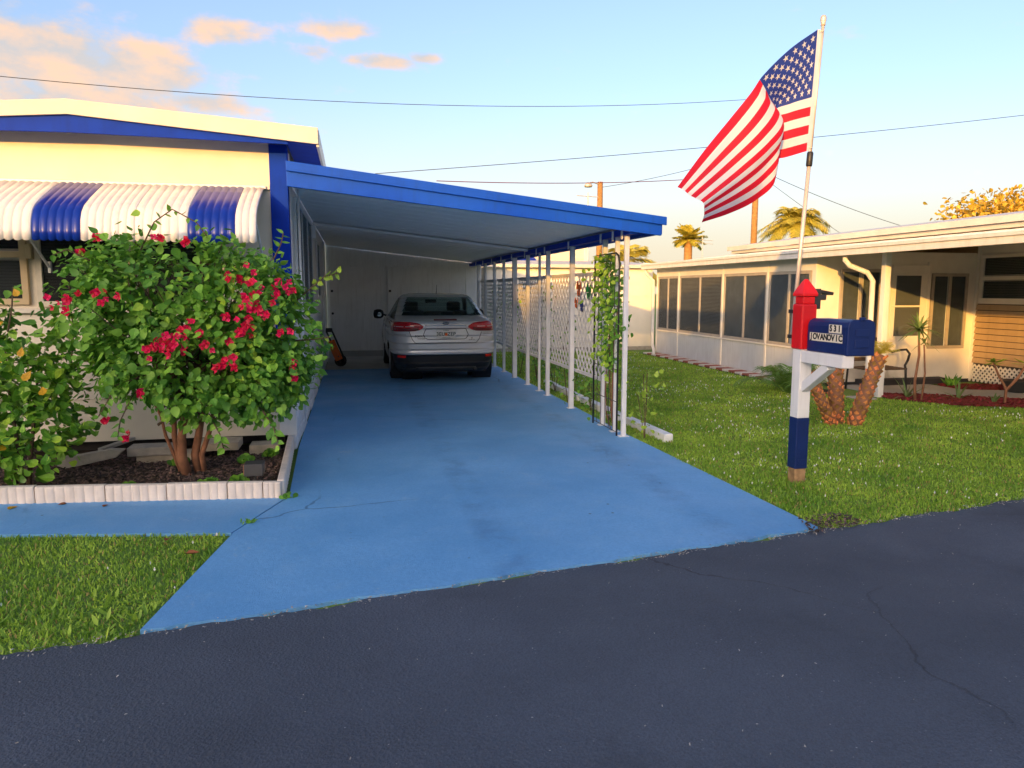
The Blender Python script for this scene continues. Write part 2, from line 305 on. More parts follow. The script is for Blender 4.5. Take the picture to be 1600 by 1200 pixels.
# ------------------------------------------------------------------ builders
WL = {}
def finish(o, parent, loc):
    WL[o.name] = Vector(loc)
    if parent: o.parent = parent; o.location = Vector(loc) - WL[parent.name]
    else: o.location = loc
    COL.objects.link(o)
    return o
def tag(o, label=None, cat=None, group=None, kind=None):
    if label: o['label'] = label
    if cat: o['category'] = cat
    if group: o['group'] = group
    if kind: o['kind'] = kind
    return o
def thing(name, loc, label, cat, group=None):
    o = bpy.data.objects.new(name, None); o.empty_display_size = .2
    finish(o, None, loc); return tag(o, label, cat, group)
class MB:
    def __init__(s): s.v = []; s.f = []; s.m = []
    def add(s, vs, fs, mi=0):
        k = len(s.v); s.v += [tuple(p) for p in vs]; s.f += [tuple(i + k for i in f) for f in fs]; s.m += [mi] * len(fs); return s
    def box(s, x0, x1, y0, y1, z0, z1, mi=0):
        return s.add([(x0, y0, z0), (x1, y0, z0), (x1, y1, z0), (x0, y1, z0), (x0, y0, z1), (x1, y0, z1), (x1, y1, z1), (x0, y1, z1)],
                     [(0, 3, 2, 1), (4, 5, 6, 7), (0, 1, 5, 4), (1, 2, 6, 5), (2, 3, 7, 6), (3, 0, 4, 7)], mi)
    def obox(s, c, half, rot, mi=0):          # oriented box
        M = rot if isinstance(rot, Matrix) else Euler(rot).to_matrix()
        P = [Vector(c) + M @ Vector((a * half[0], b * half[1], d * half[2])) for d in (-1, 1) for a, b in ((-1, -1), (1, -1), (1, 1), (-1, 1))]
        return s.add(P, [(0, 3, 2, 1), (4, 5, 6, 7), (0, 1, 5, 4), (1, 2, 6, 5), (2, 3, 7, 6), (3, 0, 4, 7)], mi)
    def beam(s, a, b, w, h, mi=0):             # box from a to b
        a, b = Vector(a), Vector(b); d = (b - a); q = d.to_track_quat('Y', 'Z').to_matrix()
        return s.obox((a + b) / 2, (w / 2, d.length / 2, h / 2), q, mi)
    def prism(s, poly, axis, a, b, mi=0):      # poly of 2-D points, extruded along axis from a to b
        def P(p, t):
            return {'x': (t, p[0], p[1]), 'y': (p[0], t, p[1]), 'z': (p[0], p[1], t)}[axis]
        n = len(poly); vs = [P(p, a) for p in poly] + [P(p, b) for p in poly]
        fs = [tuple(range(n))[::-1], tuple(range(n, 2 * n))] + [(i, (i + 1) % n, n + (i + 1) % n, n + i) for i in range(n)]
        return s.add(vs, fs, mi)
    def tube(s, pts, rad, n=8, cap=True, mi=0):
        pts = [Vector(p) for p in pts]; rad = rad if isinstance(rad, (list, tuple)) else [rad] * len(pts)
        k = len(s.v); ref = None
        for i, p in enumerate(pts):
            d = (pts[min(i + 1, len(pts) - 1)] - pts[max(i - 1, 0)]).normalized()
            if ref is None: ref = d.orthogonal().normalized()
            ref = (ref - d * ref.dot(d))
            ref = ref.normalized() if ref.length > 1e-6 else d.orthogonal().normalized()
            bn = d.cross(ref)
            for j in range(n):
                a = 2 * math.pi * j / n; s.v.append(tuple(p + (ref * math.cos(a) + bn * math.sin(a)) * rad[i]))
        for i in range(len(pts) - 1):
            for j in range(n):
                s.f.append((k + i * n + j, k + i * n + (j + 1) % n, k + (i + 1) * n + (j + 1) % n, k + (i + 1) * n + j)); s.m.append(mi)
        if cap:
            s.f.append(tuple(range(k, k + n))[::-1]); s.m.append(mi)
            e = k + (len(pts) - 1) * n; s.f.append(tuple(range(e, e + n))); s.m.append(mi)
        return s
    def lathe(s, c, prof, n=16, axis='z', mi=0):   # prof: (r, h)
        k = len(s.v); c = Vector(c)
        for r, h in prof:
            for j in range(n):
                a = 2 * math.pi * j / n; u, v_ = r * math.cos(a), r * math.sin(a)
                s.v.append(tuple(c + Vector({'z': (u, v_, h), 'x': (h, u, v_), 'y': (u, h, v_)}[axis])))
        for i in range(len(prof) - 1):
            for j in range(n):
                s.f.append((k + i * n + j, k + i * n + (j + 1) % n, k + (i + 1) * n + (j + 1) % n, k + (i + 1) * n + j)); s.m.append(mi)
        s.f.append(tuple(range(k, k + n))[::-1]); e = k + (len(prof) - 1) * n; s.f.append(tuple(range(e, e + n))); s.m += [mi, mi]
        return s
    def build(s, name, m, parent=None, bevel=0.0, smooth=False, seg=2, fix=True, origin=None):
        V = np.array(s.v, float); c = (V.min(0) + V.max(0)) / 2
        if parent is None: c[2] = V[:, 2].min()
        if origin is not None: c = np.array(origin, float)
        me = bpy.data.meshes.new(name); me.from_pydata((V - c).tolist(), [], s.f)
        ms = m if isinstance(m, (list, tuple)) else [m]
        for x in ms: me.materials.append(MATS[x])
        if len(ms) > 1: me.polygons.foreach_set('material_index', s.m)
        if fix:
            bm = bmesh.new(); bm.from_mesh(me); bmesh.ops.recalc_face_normals(bm, faces=bm.faces); bm.to_mesh(me); bm.free()
        if smooth: me.polygons.foreach_set('use_smooth', [True] * len(me.polygons))
        o = bpy.data.objects.new(name, me)
        if bevel:
            md = o.modifiers.new('bevel', 'BEVEL'); md.width = bevel; md.segments = seg; md.limit_method = 'ANGLE'; md.angle_limit = R(40)
        if smooth == 'auto' or (smooth and bevel): pass
        me.update()
        return finish(o, parent, c)
def text_mesh(name, body, size, m, parent, loc, rot, extrude=.0008, align='CENTER', space=1.0, bold=.012):
    cu = bpy.data.curves.new(name, 'FONT'); cu.body = body; cu.size = size; cu.extrude = extrude; cu.align_x = align; cu.align_y = 'CENTER'; cu.space_character = space; cu.offset = size * bold
    cu.resolution_u = 3
    t = bpy.data.objects.new('tmp', cu); COL.objects.link(t); bpy.context.view_layer.update()
    me = bpy.data.meshes.new_from_object(t.evaluated_get(bpy.context.evaluated_depsgraph_get())); me.name = name
    COL.objects.unlink(t); bpy.data.objects.remove(t); bpy.data.curves.remove(cu)
    me.materials.clear(); me.materials.append(MATS[m])
    o = bpy.data.objects.new(name, me); finish(o, parent, loc); o.rotation_euler = rot
    return o
def np_mesh(name, V, F, m, parent=None, kind=None, origin=None, smooth=False):
    V = np.asarray(V, np.float32); F = np.asarray(F, np.int32)
    c = (V.min(0) + V.max(0)) / 2
    if origin is not None: c = np.array(origin)
    elif parent is None: c[2] = V[:, 2].min()
    me = bpy.data.meshes.new(name); me.vertices.add(len(V)); me.vertices.foreach_set('co', (V - c).astype(np.float32).ravel())
    k = F.shape[1]; me.loops.add(F.size); me.loops.foreach_set('vertex_index', F.ravel())
    me.polygons.add(len(F)); me.polygons.foreach_set('loop_start', np.arange(0, F.size, k, dtype=np.int32))
    me.update(calc_edges=True); me.materials.append(MATS[m])
    if smooth: me.polygons.foreach_set('use_smooth', np.ones(len(F), bool))
    o = bpy.data.objects.new(name, me); finish(o, parent, Vector(c.tolist()))
    if kind: o['kind'] = kind
    return o
def unit(a): return a / np.maximum(np.linalg.norm(a, axis=-1, keepdims=True), 1e-9)
# leaf templates: x along the leaf, y across, z normal; triangles
def leaf_tpl(kind):
    if kind == 'heart':
        o = [(0, 0), (.12, .26), (.35, .38), (.65, .26), (1, 0)]
    elif kind == 'round':
        o = [(0, 0), (.25, .16), (.6, .34), (.88, .27), (1, 0)]
    else:
        o = [(0, 0), (.3, .12), (.6, .13), (1, 0)]
    mid = [(x, 0, -.10 * math.sin(math.pi * x) - .10 * x * x) for x, _ in o]
    V = list(mid); n = len(o); F = []
    up = [(x, y, .10 * abs(y) / .38 + mid[i][2]) for i, (x, y) in enumerate(o)][1:-1]
    V += up; V += [(x, -y, z) for x, y, z in up]
    a, b = n, n + len(up)
    for s, off in ((1, a), (-1, b)):
        L_ = [0] + [off + i for i in range(len(up))] + [n - 1]
        for i in range(n - 1):
            t1 = [i, i + 1, L_[i + 1]]; t2 = [i, L_[i + 1], L_[i]]
            for t in (t1, t2):
                if len(set(t)) == 3: F.append(t if s > 0 else t[::-1])
    return np.array(V, float), np.array(F)
TPL = {k: leaf_tpl(k) for k in ('heart', 'round', 'slim')}
def frames(D, U):
    D = unit(D); Y = unit(np.cross(U, D)); Z = np.cross(D, Y)
    return np.stack([D, Y, Z], -1)                   # columns
def foliage(name, tpl, P, D, U, Sz, m, parent, kind='stuff'):
    V, F = TPL[tpl]; Rm = frames(D, U)
    W = np.einsum('nij,kj->nki', Rm, V) * Sz[:, None, None] + P[:, None, :]
    FF = (F[None] + (np.arange(len(P)) * len(V))[:, None, None]).reshape(-1, 3)
    return np_mesh(name, W.reshape(-1, 3), FF, m, parent, kind)
LEAFMESH = {}
def leaf_parts(name, tpl, P, D, U, Sz, m, parent):
    key = (tpl, m)
    if key not in LEAFMESH:
        V, F = TPL[tpl]; me = bpy.data.meshes.new(name); me.from_pydata(V.tolist(), [], F.tolist()); me.materials.append(MATS[m]); LEAFMESH[key] = me
    Rm = frames(D, U); base = WL[parent.name]
    for i in range(len(P)):
        o = bpy.data.objects.new(name, LEAFMESH[key]); COL.objects.link(o); o.parent = parent
        M = Matrix(Rm[i].tolist()).to_4x4(); M = Matrix.Translation(Vector(P[i].tolist()) - base) @ M @ Matrix.Scale(float(Sz[i]), 4)
        o.matrix_local = M
def in_poly(x, y, poly):
    inside = np.zeros(len(x), bool); n = len(poly)
    for i in range(n):
        x1, y1 = poly[i]; x2, y2 = poly[(i + 1) % n]
        c = ((y1 > y) != (y2 > y)) & (x < (x2 - x1) * (y - y1) / (y2 - y1 + 1e-12) + x1); inside ^= c
    return inside

# ================================================================== THE SETTING
def sheet(name, poly, z, m, thick=0.0, sub=None):
    mb = MB()
    if thick: mb.prism(poly, 'z', z - thick, z)
    else: mb.add([(x, y, z) for x, y in poly], [tuple(range(len(poly)))])
    return tag(mb.build(name, m), kind='structure')
def road_y(x): return 3.59 + .165 * x
g = MB(); g.add([(-250, -250, 0), (250, -250, 0), (250, 250, 0), (-250, 250, 0)], [(0, 1, 2, 3)])
tag(g.build('ground', 'lawn'), kind='structure')
def wob(x, s=0): return .018 * math.sin(7.1 * x + s) + .011 * math.sin(19.3 * x + 1 + s) + .007 * math.sin(47 * x + s) + .005 * math.sin(103 * x)
edge = [(x, road_y(x) + wob(x)) for x in np.arange(-40, 40.01, .04 if True else 1)]
edge = [(float(x), float(y)) for x, y in edge if abs(x) < 8] ; edge = [(-40, road_y(-40))] + edge + [(40, road_y(40))]
RW = 6.4
sheet('road', edge + [(40, road_y(40) - RW), (-40, road_y(-40) - RW)], .010, 'asphalt')
LE = [(-.55, 17.3), (-.55, 7.35), (-.50, 5.55), (-.775, 4.80)]     # left edge of the drive
drive_front = [(float(x), road_y(x) + .012 + wob(x, 2) * .6) for x in np.arange(-.98, 2.92, .05)]
sheet('driveway', [(-.55, 14.55), (-.55, 7.35), (-.50, 5.55), (-.775, 4.80)] + drive_front + [(2.92, road_y(2.92) + .03), (2.90, 4.9), (2.86, 6.2), (2.83, 7.2), (2.84, 14.55)], .022, 'painted_concrete', .03)
sheet('carport_floor', [(-.55, 14.558), (2.84, 14.558), (2.84, 17.35), (-.55, 17.35)], .024, 'bare_slab', .03)
sheet('walkway', [(-.518, 5.56), (-.792, 4.79), (-2.2, 5.06), (-6, 5.80), (-6, 6.45), (-2.55, 5.80), (-.62, 5.50)][0:4] + [(-6, 6.6), (-2.55, 5.86), (-.6, 5.57)], .020, 'painted_concrete', .03)
BED = [(-6, 6.62), (-2.55, 5.87), (-.64, 5.60), (-.62, 7.6), (-6, 7.9)]
sheet('garden_bed', BED, .016, 'soil')

# ------------------------------------------------------------------ lawn grass
def blades(name, polys, n, h, wd, m, near=4.0, pw=1.6, avoid=()):
    xs = np.array([p for poly in polys for p in poly]); lo, hi = xs.min(0), xs.max(0)
    P = rng.uniform(lo, hi, (n * 6, 2))
    ok = np.zeros(len(P), bool)
    for poly in polys: ok |= in_poly(P[:, 0], P[:, 1], poly)
    for poly in avoid: ok &= ~in_poly(P[:, 0], P[:, 1], poly)
    P = P[ok]; d = np.hypot(P[:, 0], P[:, 1]); keep = rng.random(len(P)) < np.minimum(1, (near / d) ** pw)
    P = P[keep][:n]; d = d[keep][:n]; k = len(P)
    tuft = .5 + .5 * np.sin(P[:, 0] * 5.1 + np.sin(P[:, 1] * 3.7)) * np.sin(P[:, 1] * 4.3 + 1)
    hh = h * rng.uniform(.45, 1.25, k) * (.7 + .5 * tuft); a = rng.uniform(0, 2 * np.pi, k); ww = wd * rng.uniform(.7, 1.3, k) * (1 + .09 * d)
    ln = rng.uniform(.1, 1.0, k) * hh; b = a + rng.normal(0, .8, k) + np.pi / 2
    ax = np.stack([np.cos(a), np.sin(a)], 1) * ww[:, None] / 2; bd = np.stack([np.cos(b), np.sin(b)], 1) * ln[:, None]
    V = np.zeros((k, 5, 3)); V[:, 0, :2] = P - ax; V[:, 1, :2] = P + ax
    V[:, 2, :2] = P - ax * .8 + bd * .35; V[:, 3, :2] = P + ax * .8 + bd * .35; V[:, 2, 2] = V[:, 3, 2] = hh * .6
    V[:, 4, :2] = P + bd; V[:, 4, 2] = hh * .9; V[:, :, 2] += .002
    T = np.array([(0, 1, 3), (0, 3, 2), (2, 3, 4)]); F = (T[None] + (np.arange(k) * 5)[:, None, None]).reshape(-1, 3)
    return np_mesh(name, V.reshape(-1, 3), F, m, None, 'stuff')
def edge_poly(x0, x1, off): return [(float(x), road_y(x) + off + wob(x)) for x in np.arange(x0, x1, .05)]
MULCH1 = [(7.42, 9.0), (7.9, 8.30), (8.9, 7.75), (11, 6.9), (11, 7.6), (9.0, 8.65), (8.3, 9.2), (7.6, 9.5)]
LAWN_R = edge_poly(2.97, 13, .015)[::1] + [(13, 7.0), (11, 6.85), (8.9, 7.72), (7.9, 8.27), (7.38, 9.0), (6.85, 9.6), (6.85, 18), (2.82, 18), (2.815, 7.2), (2.84, 6.2), (2.885, 4.9)]
LAWN_L = edge_poly(-9, -.96, .012) + [(-.80, 4.80), (-2.2, 5.06), (-9, 6.4)]
gr = blades('grass', [LAWN_R], 190000, .031, .0055, 'grass', 4.6, 1.5)
tag(gr, 'mown green lawn between the blue driveway and the neighbouring house', 'grass')
gl = blades('grass', [LAWN_L], 60000, .030, .0055, 'grass', 4.0, 1.2)
tag(gl, 'green lawn patch in front of the blue walkway at lower left', 'grass')
o = blades('dry_grass', [LAWN_R], 16000, .028, .005, 'grass_dry', 4.6, 1.3); tag(o, 'dry straw-coloured blades among the right lawn', 'grass')
o = blades('dry_grass', [LAWN_L], 7000, .028, .005, 'grass_dry', 4.0, 1.2); tag(o, 'dry straw-coloured blades among the left lawn patch', 'grass')
def tips(name, poly, n, m, clump, z0=.035, z1=.065, size=.0055):
    lo, hi = np.min(poly, 0), np.max(poly, 0)
    P = rng.uniform(lo, hi, (n * 8, 2)); ok = in_poly(P[:, 0], P[:, 1], poly)
    f = np.sin(P[:, 0] * 1.7 + 2 * np.sin(P[:, 1] * .9)) * np.sin(P[:, 1] * 1.9 + clump) + .4 * np.sin(P[:, 0] * 6) * np.sin(P[:, 1] * 7)
    P = P[ok & (f > rng.uniform(-.4, .9, len(P)))][:n]; k = len(P); d = np.hypot(P[:, 0], P[:, 1])
    s = size * rng.uniform(.6, 1.3, k) * (1 + .05 * d); Z = rng.uniform(z0, z1, k); a = rng.uniform(0, 6.3, k)
    V = np.zeros((k, 4, 3))
    for j, (u, v_) in enumerate(((-1, 0), (0, -1), (1, 0), (0, 1))):
        V[:, j, 0] = P[:, 0] + s * (u * np.cos(a)) * .8; V[:, j, 1] = P[:, 1] + s * u * np.sin(a) * .8; V[:, j, 2] = Z + s * v_ * 1.5
    F = (np.arange(k) * 4)[:, None] + np.array([0, 1, 2, 3])[None]
    return np_mesh(name, V.reshape(-1, 3), F, m, None, 'stuff')
tag(tips('lawn_flowers', LAWN_R, 2000, 'grass_flower', 0.4, .02, .04), 'tiny white seed heads scattered over the right lawn', 'flowers')
tag(tips('lawn_flowers', LAWN_L, 420, 'grass_flower', 1.4, .02, .042, size=.006), 'tiny white flowers scattered over the left lawn patch', 'flowers')
# broad-leaf weeds along the left patch and the road edge
k = 520; X = rng.uniform(-3, -.95, k * 5); Y = rng.uniform(3.1, 4.6, k * 5); ok = in_poly(X, Y, LAWN_L) & (Y < road_y(X) + .55); X, Y = X[ok][:k], Y[ok][:k]; k = len(X)
D = rng.normal(0, 1, (k, 3)); D[:, 2] = np.abs(D[:, 2]) * .5 + .2
foliage('weeds', 'slim', np.stack([X, Y, np.full(k, .01)], 1), D, np.tile([0, 0, 1.], (k, 1)) + rng.normal(0, .2, (k, 3)), rng.uniform(.03, .075, k), 'grass', None)
tag(bpy.data.objects['weeds'], 'broad leaved weeds along the road edge of the left lawn', 'weeds')
def chips(name, poly, n, m, z, size, label, flat=.25):
    lo, hi = np.min(poly, 0), np.max(poly, 0); P = rng.uniform(lo, hi, (n * 8, 2)); P = P[in_poly(P[:, 0], P[:, 1], poly)][:n]; k = len(P)
    D = rng.normal(0, 1, (k, 3)); D[:, 2] *= flat; D = unit(D); U = rng.normal(0, .35, (k, 3)) + [0, 0, 1]; Rm = frames(D, U)
    B = np.array([(-1, -.4, 0), (1, -.3, .1), (.9, .4, 0), (-.8, .35, .12), (0, 0, .5)]); T = np.array([(0, 1, 4), (1, 2, 4), (2, 3, 4), (3, 0, 4)])
    s = size * rng.uniform(.5, 1.4, k); W = np.einsum('nij,kj->nki', Rm, B) * s[:, None, None]
    W[:, :, :2] += P[:, None, :]; W[:, :, 2] += z + rng.uniform(0, .012, k)[:, None]
    F = (T[None] + (np.arange(k) * 5)[:, None, None]).reshape(-1, 3)
    return tag(np_mesh(name, W.reshape(-1, 3), F, m, None, 'stuff'), label, 'mulch')
chips('mulch', [(-3.2, 6.0), (-.66, 5.64), (-.66, 7.3), (-3.2, 7.4)], 6500, 'mulch', .018, .018, 'dark brown mulch and litter in the bed under the bougainvillea')
GE = [(float(x), road_y(x) - .05) for x in np.arange(-3, 6, .2)] + [(float(x), road_y(x) + .03) for x in np.arange(6, -3, -.2)]
o = chips('grit', GE, 2600, 'grit', .011, .006, 'loose grit and sand along the edge of the road', .4); o['category'] = 'grit'
o = chips('grit', [(-5, -1.5), (7, -1.5), (7, 4.6), (-5, 2.6)], 900, 'grit', .0115, .0045, 'scattered tiny stones on the asphalt', .4); o['category'] = 'grit'
o = chips('grit', [(2.8, 4.0), (3.3, 4.12), (3.25, 4.35), (2.9, 4.3)], 260, 'mulch', .02, .012, 'bare earth crumbs where the driveway corner meets the road', .4); o['category'] = 'soil'
sheet('mulch_bed', MULCH1, .012, 'mulch_red')
chips('mulch', MULCH1, 7000, 'mulch_red', .014, .03, 'red wood mulch in the bed beside the neighbouring porch post')
MULCH2 = [(9.2, 9.62), (12, 8.5), (12, 9.0), (10.05, 10.0), (9.3, 10.2)]
sheet('mulch_bed', MULCH2, .012, 'mulch_red')
chips('mulch', MULCH2, 2500, 'mulch_red', .014, .035, 'strip of red wood mulch along the neighbouring tan siding')
sheet('concrete_path', [(7.62, 9.52), (8.32, 9.22), (9.02, 8.67), (11, 7.62), (12, 7.2), (12, 8.48), (9.18, 9.60), (9.2, 10.45), (7.62, 10.45)], .020, 'bare_slab', .03)

# ================================================================== OUR MOBILE HOME
HX, HY, HB = -.57, 7.35, 17.3
home = thing('mobile_home', (-2.3, 12.3, 0), 'white mobile home with blue corner trim and cream metal roof', 'house')
mb = MB().prism([(-4.08, .17), (HX - .02, .17), (HX - .02, 2.86), (-2.3, 3.03), (-4.08, 2.86)], 'y', HY + .02, HB - .01)
mb.build('wall', 'siding_cream', home)
# lapped front boards (below the window line) and the panel above the awning
z = .16
for i, (a, b) in enumerate([(.16, .55), (.553, .93), (.933, 1.33)]):
    m = MB().prism([(HY - .014, a), (HY + .02, a), (HY + .02, b), (HY - .002, b)], 'x', -4.08, HX - .151); m.build('siding_board', 'siding_cream', home)
MB().prism([(-4.08, 2.515), (HX - .151, 2.515), (HX - .151, 2.90), (-2.3, 2.95), (-4.08, 2.90)], 'y', HY - .008, HY + .019).build('upper_panel', 'siding_cream', home)
MB().box(-4.08, HX - .151, HY - .022, HY + .018, 2.475, 2.513).build('trim_strip', 'roof_cream', home, .003)
MB().box(HX - .15, HX + .012, HY - .02, HY + .10, 1.06, 2.885).build('corner_post', 'blue_trim', home, .006)
MB().box(HX - .15, HX + .010, HY - .016, HY + .10, .15, 1.058).build('corner_board', 'white', home, .004)
MB().box(HX - .005, HX + .02, HY + .101, HY + .16, .30, 2.83).build('corner_trim', 'white', home, .003)
MB().prism([(-4.3, 2.90), (-2.3, 3.05), (HX + .0, 2.925), (HX + .05, 2.845), (-2.3, 2.872), (-4.3, 2.845)], 'y', HY - .268, HY - .24).build('gable_band', 'blue_trim', home, .003)
roof = MB().prism([(-4.4, 2.97), (-2.3, 3.125), (-.28, 2.985), (-.28, 2.955), (-2.3, 3.09), (-4.4, 2.94)], 'y', HY - .27, HB + .1).build('roof', 'roof_cream', home, .004)
MB().prism([(-4.41, 2.975), (-2.3, 3.14), (-.262, 2.995), (-.262, 2.85), (-2.3, 3.015), (-4.41, 2.85)], 'y', HY - .30, HY - .272).build('roof_fascia', 'roof_cream', roof, .004)
MB().box(-.279, -.255, HY - .271, HB + .1, 2.83, 2.98).build('eave_fascia', 'roof_cream', roof, .004)
MB().prism([(HX + .021, 2.87), (-.28, 2.845), (-.28, 2.855), (HX + .021, 2.88)], 'y', HY - .268, HB + .1).build('soffit', 'blue_trim', roof)
MB().prism([(-4.3, 2.90), (-2.3, 3.02), (HX + .02, 2.90), (HX + .02, 2.89), (-2.3, 3.01), (-4.3, 2.89)], 'y', HY - .239, HY - .009).build('soffit', 'blue_trim', roof)
# right side wall under the carport: panels, windows, rough painted skirting blocks
yy = HY + .17
for i in range(8):
    MB().box(HX - .02, HX, yy, yy + 1.21, .42, 2.83).build('wall_panel', 'white', home, .003); yy += 1.222
def window(parent, x0, x1, z0, z1, face, pos, frame='white', pane='pane', lights=2, back='blind', vertical=True, fw=.035, depth=.03, inset='curtain'):
    """face: 'y-' (faces the street) or 'x+' / 'x-'; x0..x1 is the run along the wall"""
    sg = {'y-': -1, 'x+': 1, 'x-': -1}[face]
    def bx(m, a0, a1, c0, c1, zz0, zz1):
        c0, c1 = sorted((pos + sg * c0, pos + sg * c1))
        return m.box(a0, a1, c0, c1, zz0, zz1) if face == 'y-' else m.box(c0, c1, a0, a1, zz0, zz1)
    f = MB(); bx(f, x0, x1, .0, depth, z0, z0 + fw); bx(f, x0, x1, 0, depth, z1 - fw, z1)
    bx(f, x0, x0 + fw, 0, depth - .002, z0 + fw, z1 - fw); bx(f, x1 - fw, x1, 0, depth - .002, z0 + fw, z1 - fw)
    fo = f.build('window', frame, parent, .003)
    for i in range(1, lights):
        m = MB()
        if vertical: c = x0 + (x1 - x0) * i / lights; bx(m, c - fw * .5, c + fw * .5, .001, depth - .004, z0 + fw, z1 - fw)
        else: c = z0 + (z1 - z0) * i / lights; bx(m, x0 + fw, x1 - fw, .001, depth - .004, c - fw * .5, c + fw * .5)
        m.build('mullion', frame, fo, .002)
    for i in range(lights):
        m = MB()
        if vertical: a, b = x0 + (x1 - x0) * i / lights, x0 + (x1 - x0) * (i + 1) / lights; bx(m, a + fw * .9, b - fw * .9, .012, .016, z0 + fw * .9, z1 - fw * .9)
        else: a, b = z0 + (z1 - z0) * i / lights, z0 + (z1 - z0) * (i + 1) / lights; bx(m, x0 + fw * .9, x1 - fw * .9, .012, .016, a + fw * .9, b - fw * .9)
        m.build('pane', pane, fo)
    if back == 'blind':
        m = MB(); n = int((z1 - z0) / .03)
        for i in range(n):
            zz = z0 + fw + (z1 - z0 - 2 * fw) * (i + .5) / n; bx(m, x0 + fw, x1 - fw, .003, .009, zz - .011, zz + .009)
        tag(m.build('blind', 'blind', fo), kind='stuff')
    elif back == 'curtain':
        m = MB(); n = 40; P = []
        for i in range(n + 1):
            a = x0 + fw + (x1 - x0 - 2 * fw) * i / n; o_ = .0062 + .0032 * math.sin(i * 1.9) * (.5 + .5 * math.sin(i * .37)); 
            for zz in (z0 + fw, z1 - fw): P.append((a, pos + sg * o_, zz) if face == 'y-' else (pos + sg * o_, a, zz))
        m.add(P, [(2 * i, 2 * i + 2, 2 * i + 3, 2 * i + 1) for i in range(n)]); m.build('curtain', inset, fo)
    m = MB(); bx(m, x0 + fw * .5, x1 - fw * .5, -.0, .0025, z0 + fw * .5, z1 - fw * .5); m.build('backing', 'interior', fo)
    return fo
window(home, 8.05, 11.2, 1.32, 2.50, 'x+', HX + .001, 'white', 'pane_dark', 3, 'curtain', inset='curtain')
window(home, 12.75, 13.75, 1.42, 2.36, 'x+', HX + .001, 'white', 'pane_dark', 1, 'blind')
window(home, 14.2, 15.1, 1.42, 2.36, 'x+', HX + .001, 'white', 'pane_dark', 1, 'blind')
window(home, -3.9, -2.80, 1.42, 2.30, 'y-', HY + .0205, 'gold_frame', 'pane', 2, 'blind', vertical=False, fw=.055, depth=.045)
window(home, -2.735, -1.15, 1.40, 2.30, 'y-', HY + .0205, 'window_frame', 'pane', 2, 'blind', fw=.05, depth=.045)
MB().box(-4.08, -.9, HY - .05, HY + .019, 1.345, 1.385).build('sill', 'roof_cream', home, .004)
rs = random.Random(4)
yy = HY + .02
row = 0
for zr, hz in ((.0, .15), (.155, .13), (.29, .125)):
    yy = HY + .0
    while yy < HB - .1:
        ln = rs.uniform(.26, .46); ln = min(ln, HB - yy)
        o_ = rs.uniform(.0, .018)
        MB().box(HX - .08, HX + .004 + o_, yy + .004, yy + ln - .006, zr, zr + hz - .004).build('skirting_block', 'white_rough', home, .014)
        yy += ln
MB().tube([(HX + .07, 7.78, .18), (HX + .07, 7.78, 2.6)], .012, 8).build('conduit', 'white', home, smooth=True)
MB().tube([(HX + .055, 13.98, .22), (HX + .055, 13.98, 2.4)], .02, 8).build('drain_pipe', 'white', home, smooth=True)
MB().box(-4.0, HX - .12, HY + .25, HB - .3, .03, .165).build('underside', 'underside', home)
# awning: ribbed panels that slope out and turn down
aw = MB().box(-4.0, -.755, HY - .045, HY - .023, 2.478, 2.505).build('awning', 'awning_white', home, .003)
prof = [(7.325, 2.485), (7.12, 2.40), (6.92, 2.315), (6.76, 2.235), (6.69, 2.18), (6.65, 2.11), (6.632, 2.03), (6.625, 1.955)]
def awning_panel(x0, x1, m):
    nr = max(3, round((x1 - x0) / .062)); n = nr * 8; V = []; F = []
    for i in range(n + 1):
        x = x0 + (x1 - x0) * i / n; ph = (i / 8) % 1; rib = abs(math.sin(math.pi * ph)) ** .7
        for j, (y, z) in enumerate(prof):
            t = j / (len(prof) - 1); ny, nz_ = (-.4, .9) if j < 4 else (-.95, .25)
            drop = -.018 * rib if j == len(prof) - 1 else 0
            V.append((x, y + ny * .011 * rib, z + nz_ * .011 * rib + drop))
    k = len(prof)
    for i in range(n):
        for j in range(k - 1): F.append((i * k + j, (i + 1) * k + j, (i + 1) * k + j + 1, i * k + j + 1))
    mm = MB().add(V, F); o = mm.build('awning_panel', m, aw, smooth=True, fix=False)
    sd_ = o.modifiers.new('solid', 'SOLIDIFY'); sd_.thickness = .003
for x0, x1, m in [(-3.7, -3.0, 'awning_blue'), (-2.998, -2.48, 'awning_white'), (-2.478, -2.125, 'awning_blue'), (-2.123, -1.72, 'awning_white'), (-1.718, -1.316, 'awning_white'), (-1.314, -.945, 'awning_blue'), (-.943, -.775, 'awning_white')]:
    awning_panel(x0, x1, m)
for x in (-2.62, -.79):
    MB().tube([(x, HY - .03, 1.75), (x, 6.70, 2.14)], .012, 6).build('awning_arm', 'awning_white', aw)
    MB().box(x - .012, x + .012, HY - .03, HY + .018, 1.70, 1.80).build('arm_bracket', 'white', aw, .003)
# brass lamp box between the windows
MB().box(-2.79, -2.745, HY - .06, HY + .018, 1.82, 1.95).build('wall_lamp', 'gold_frame', home, .006)

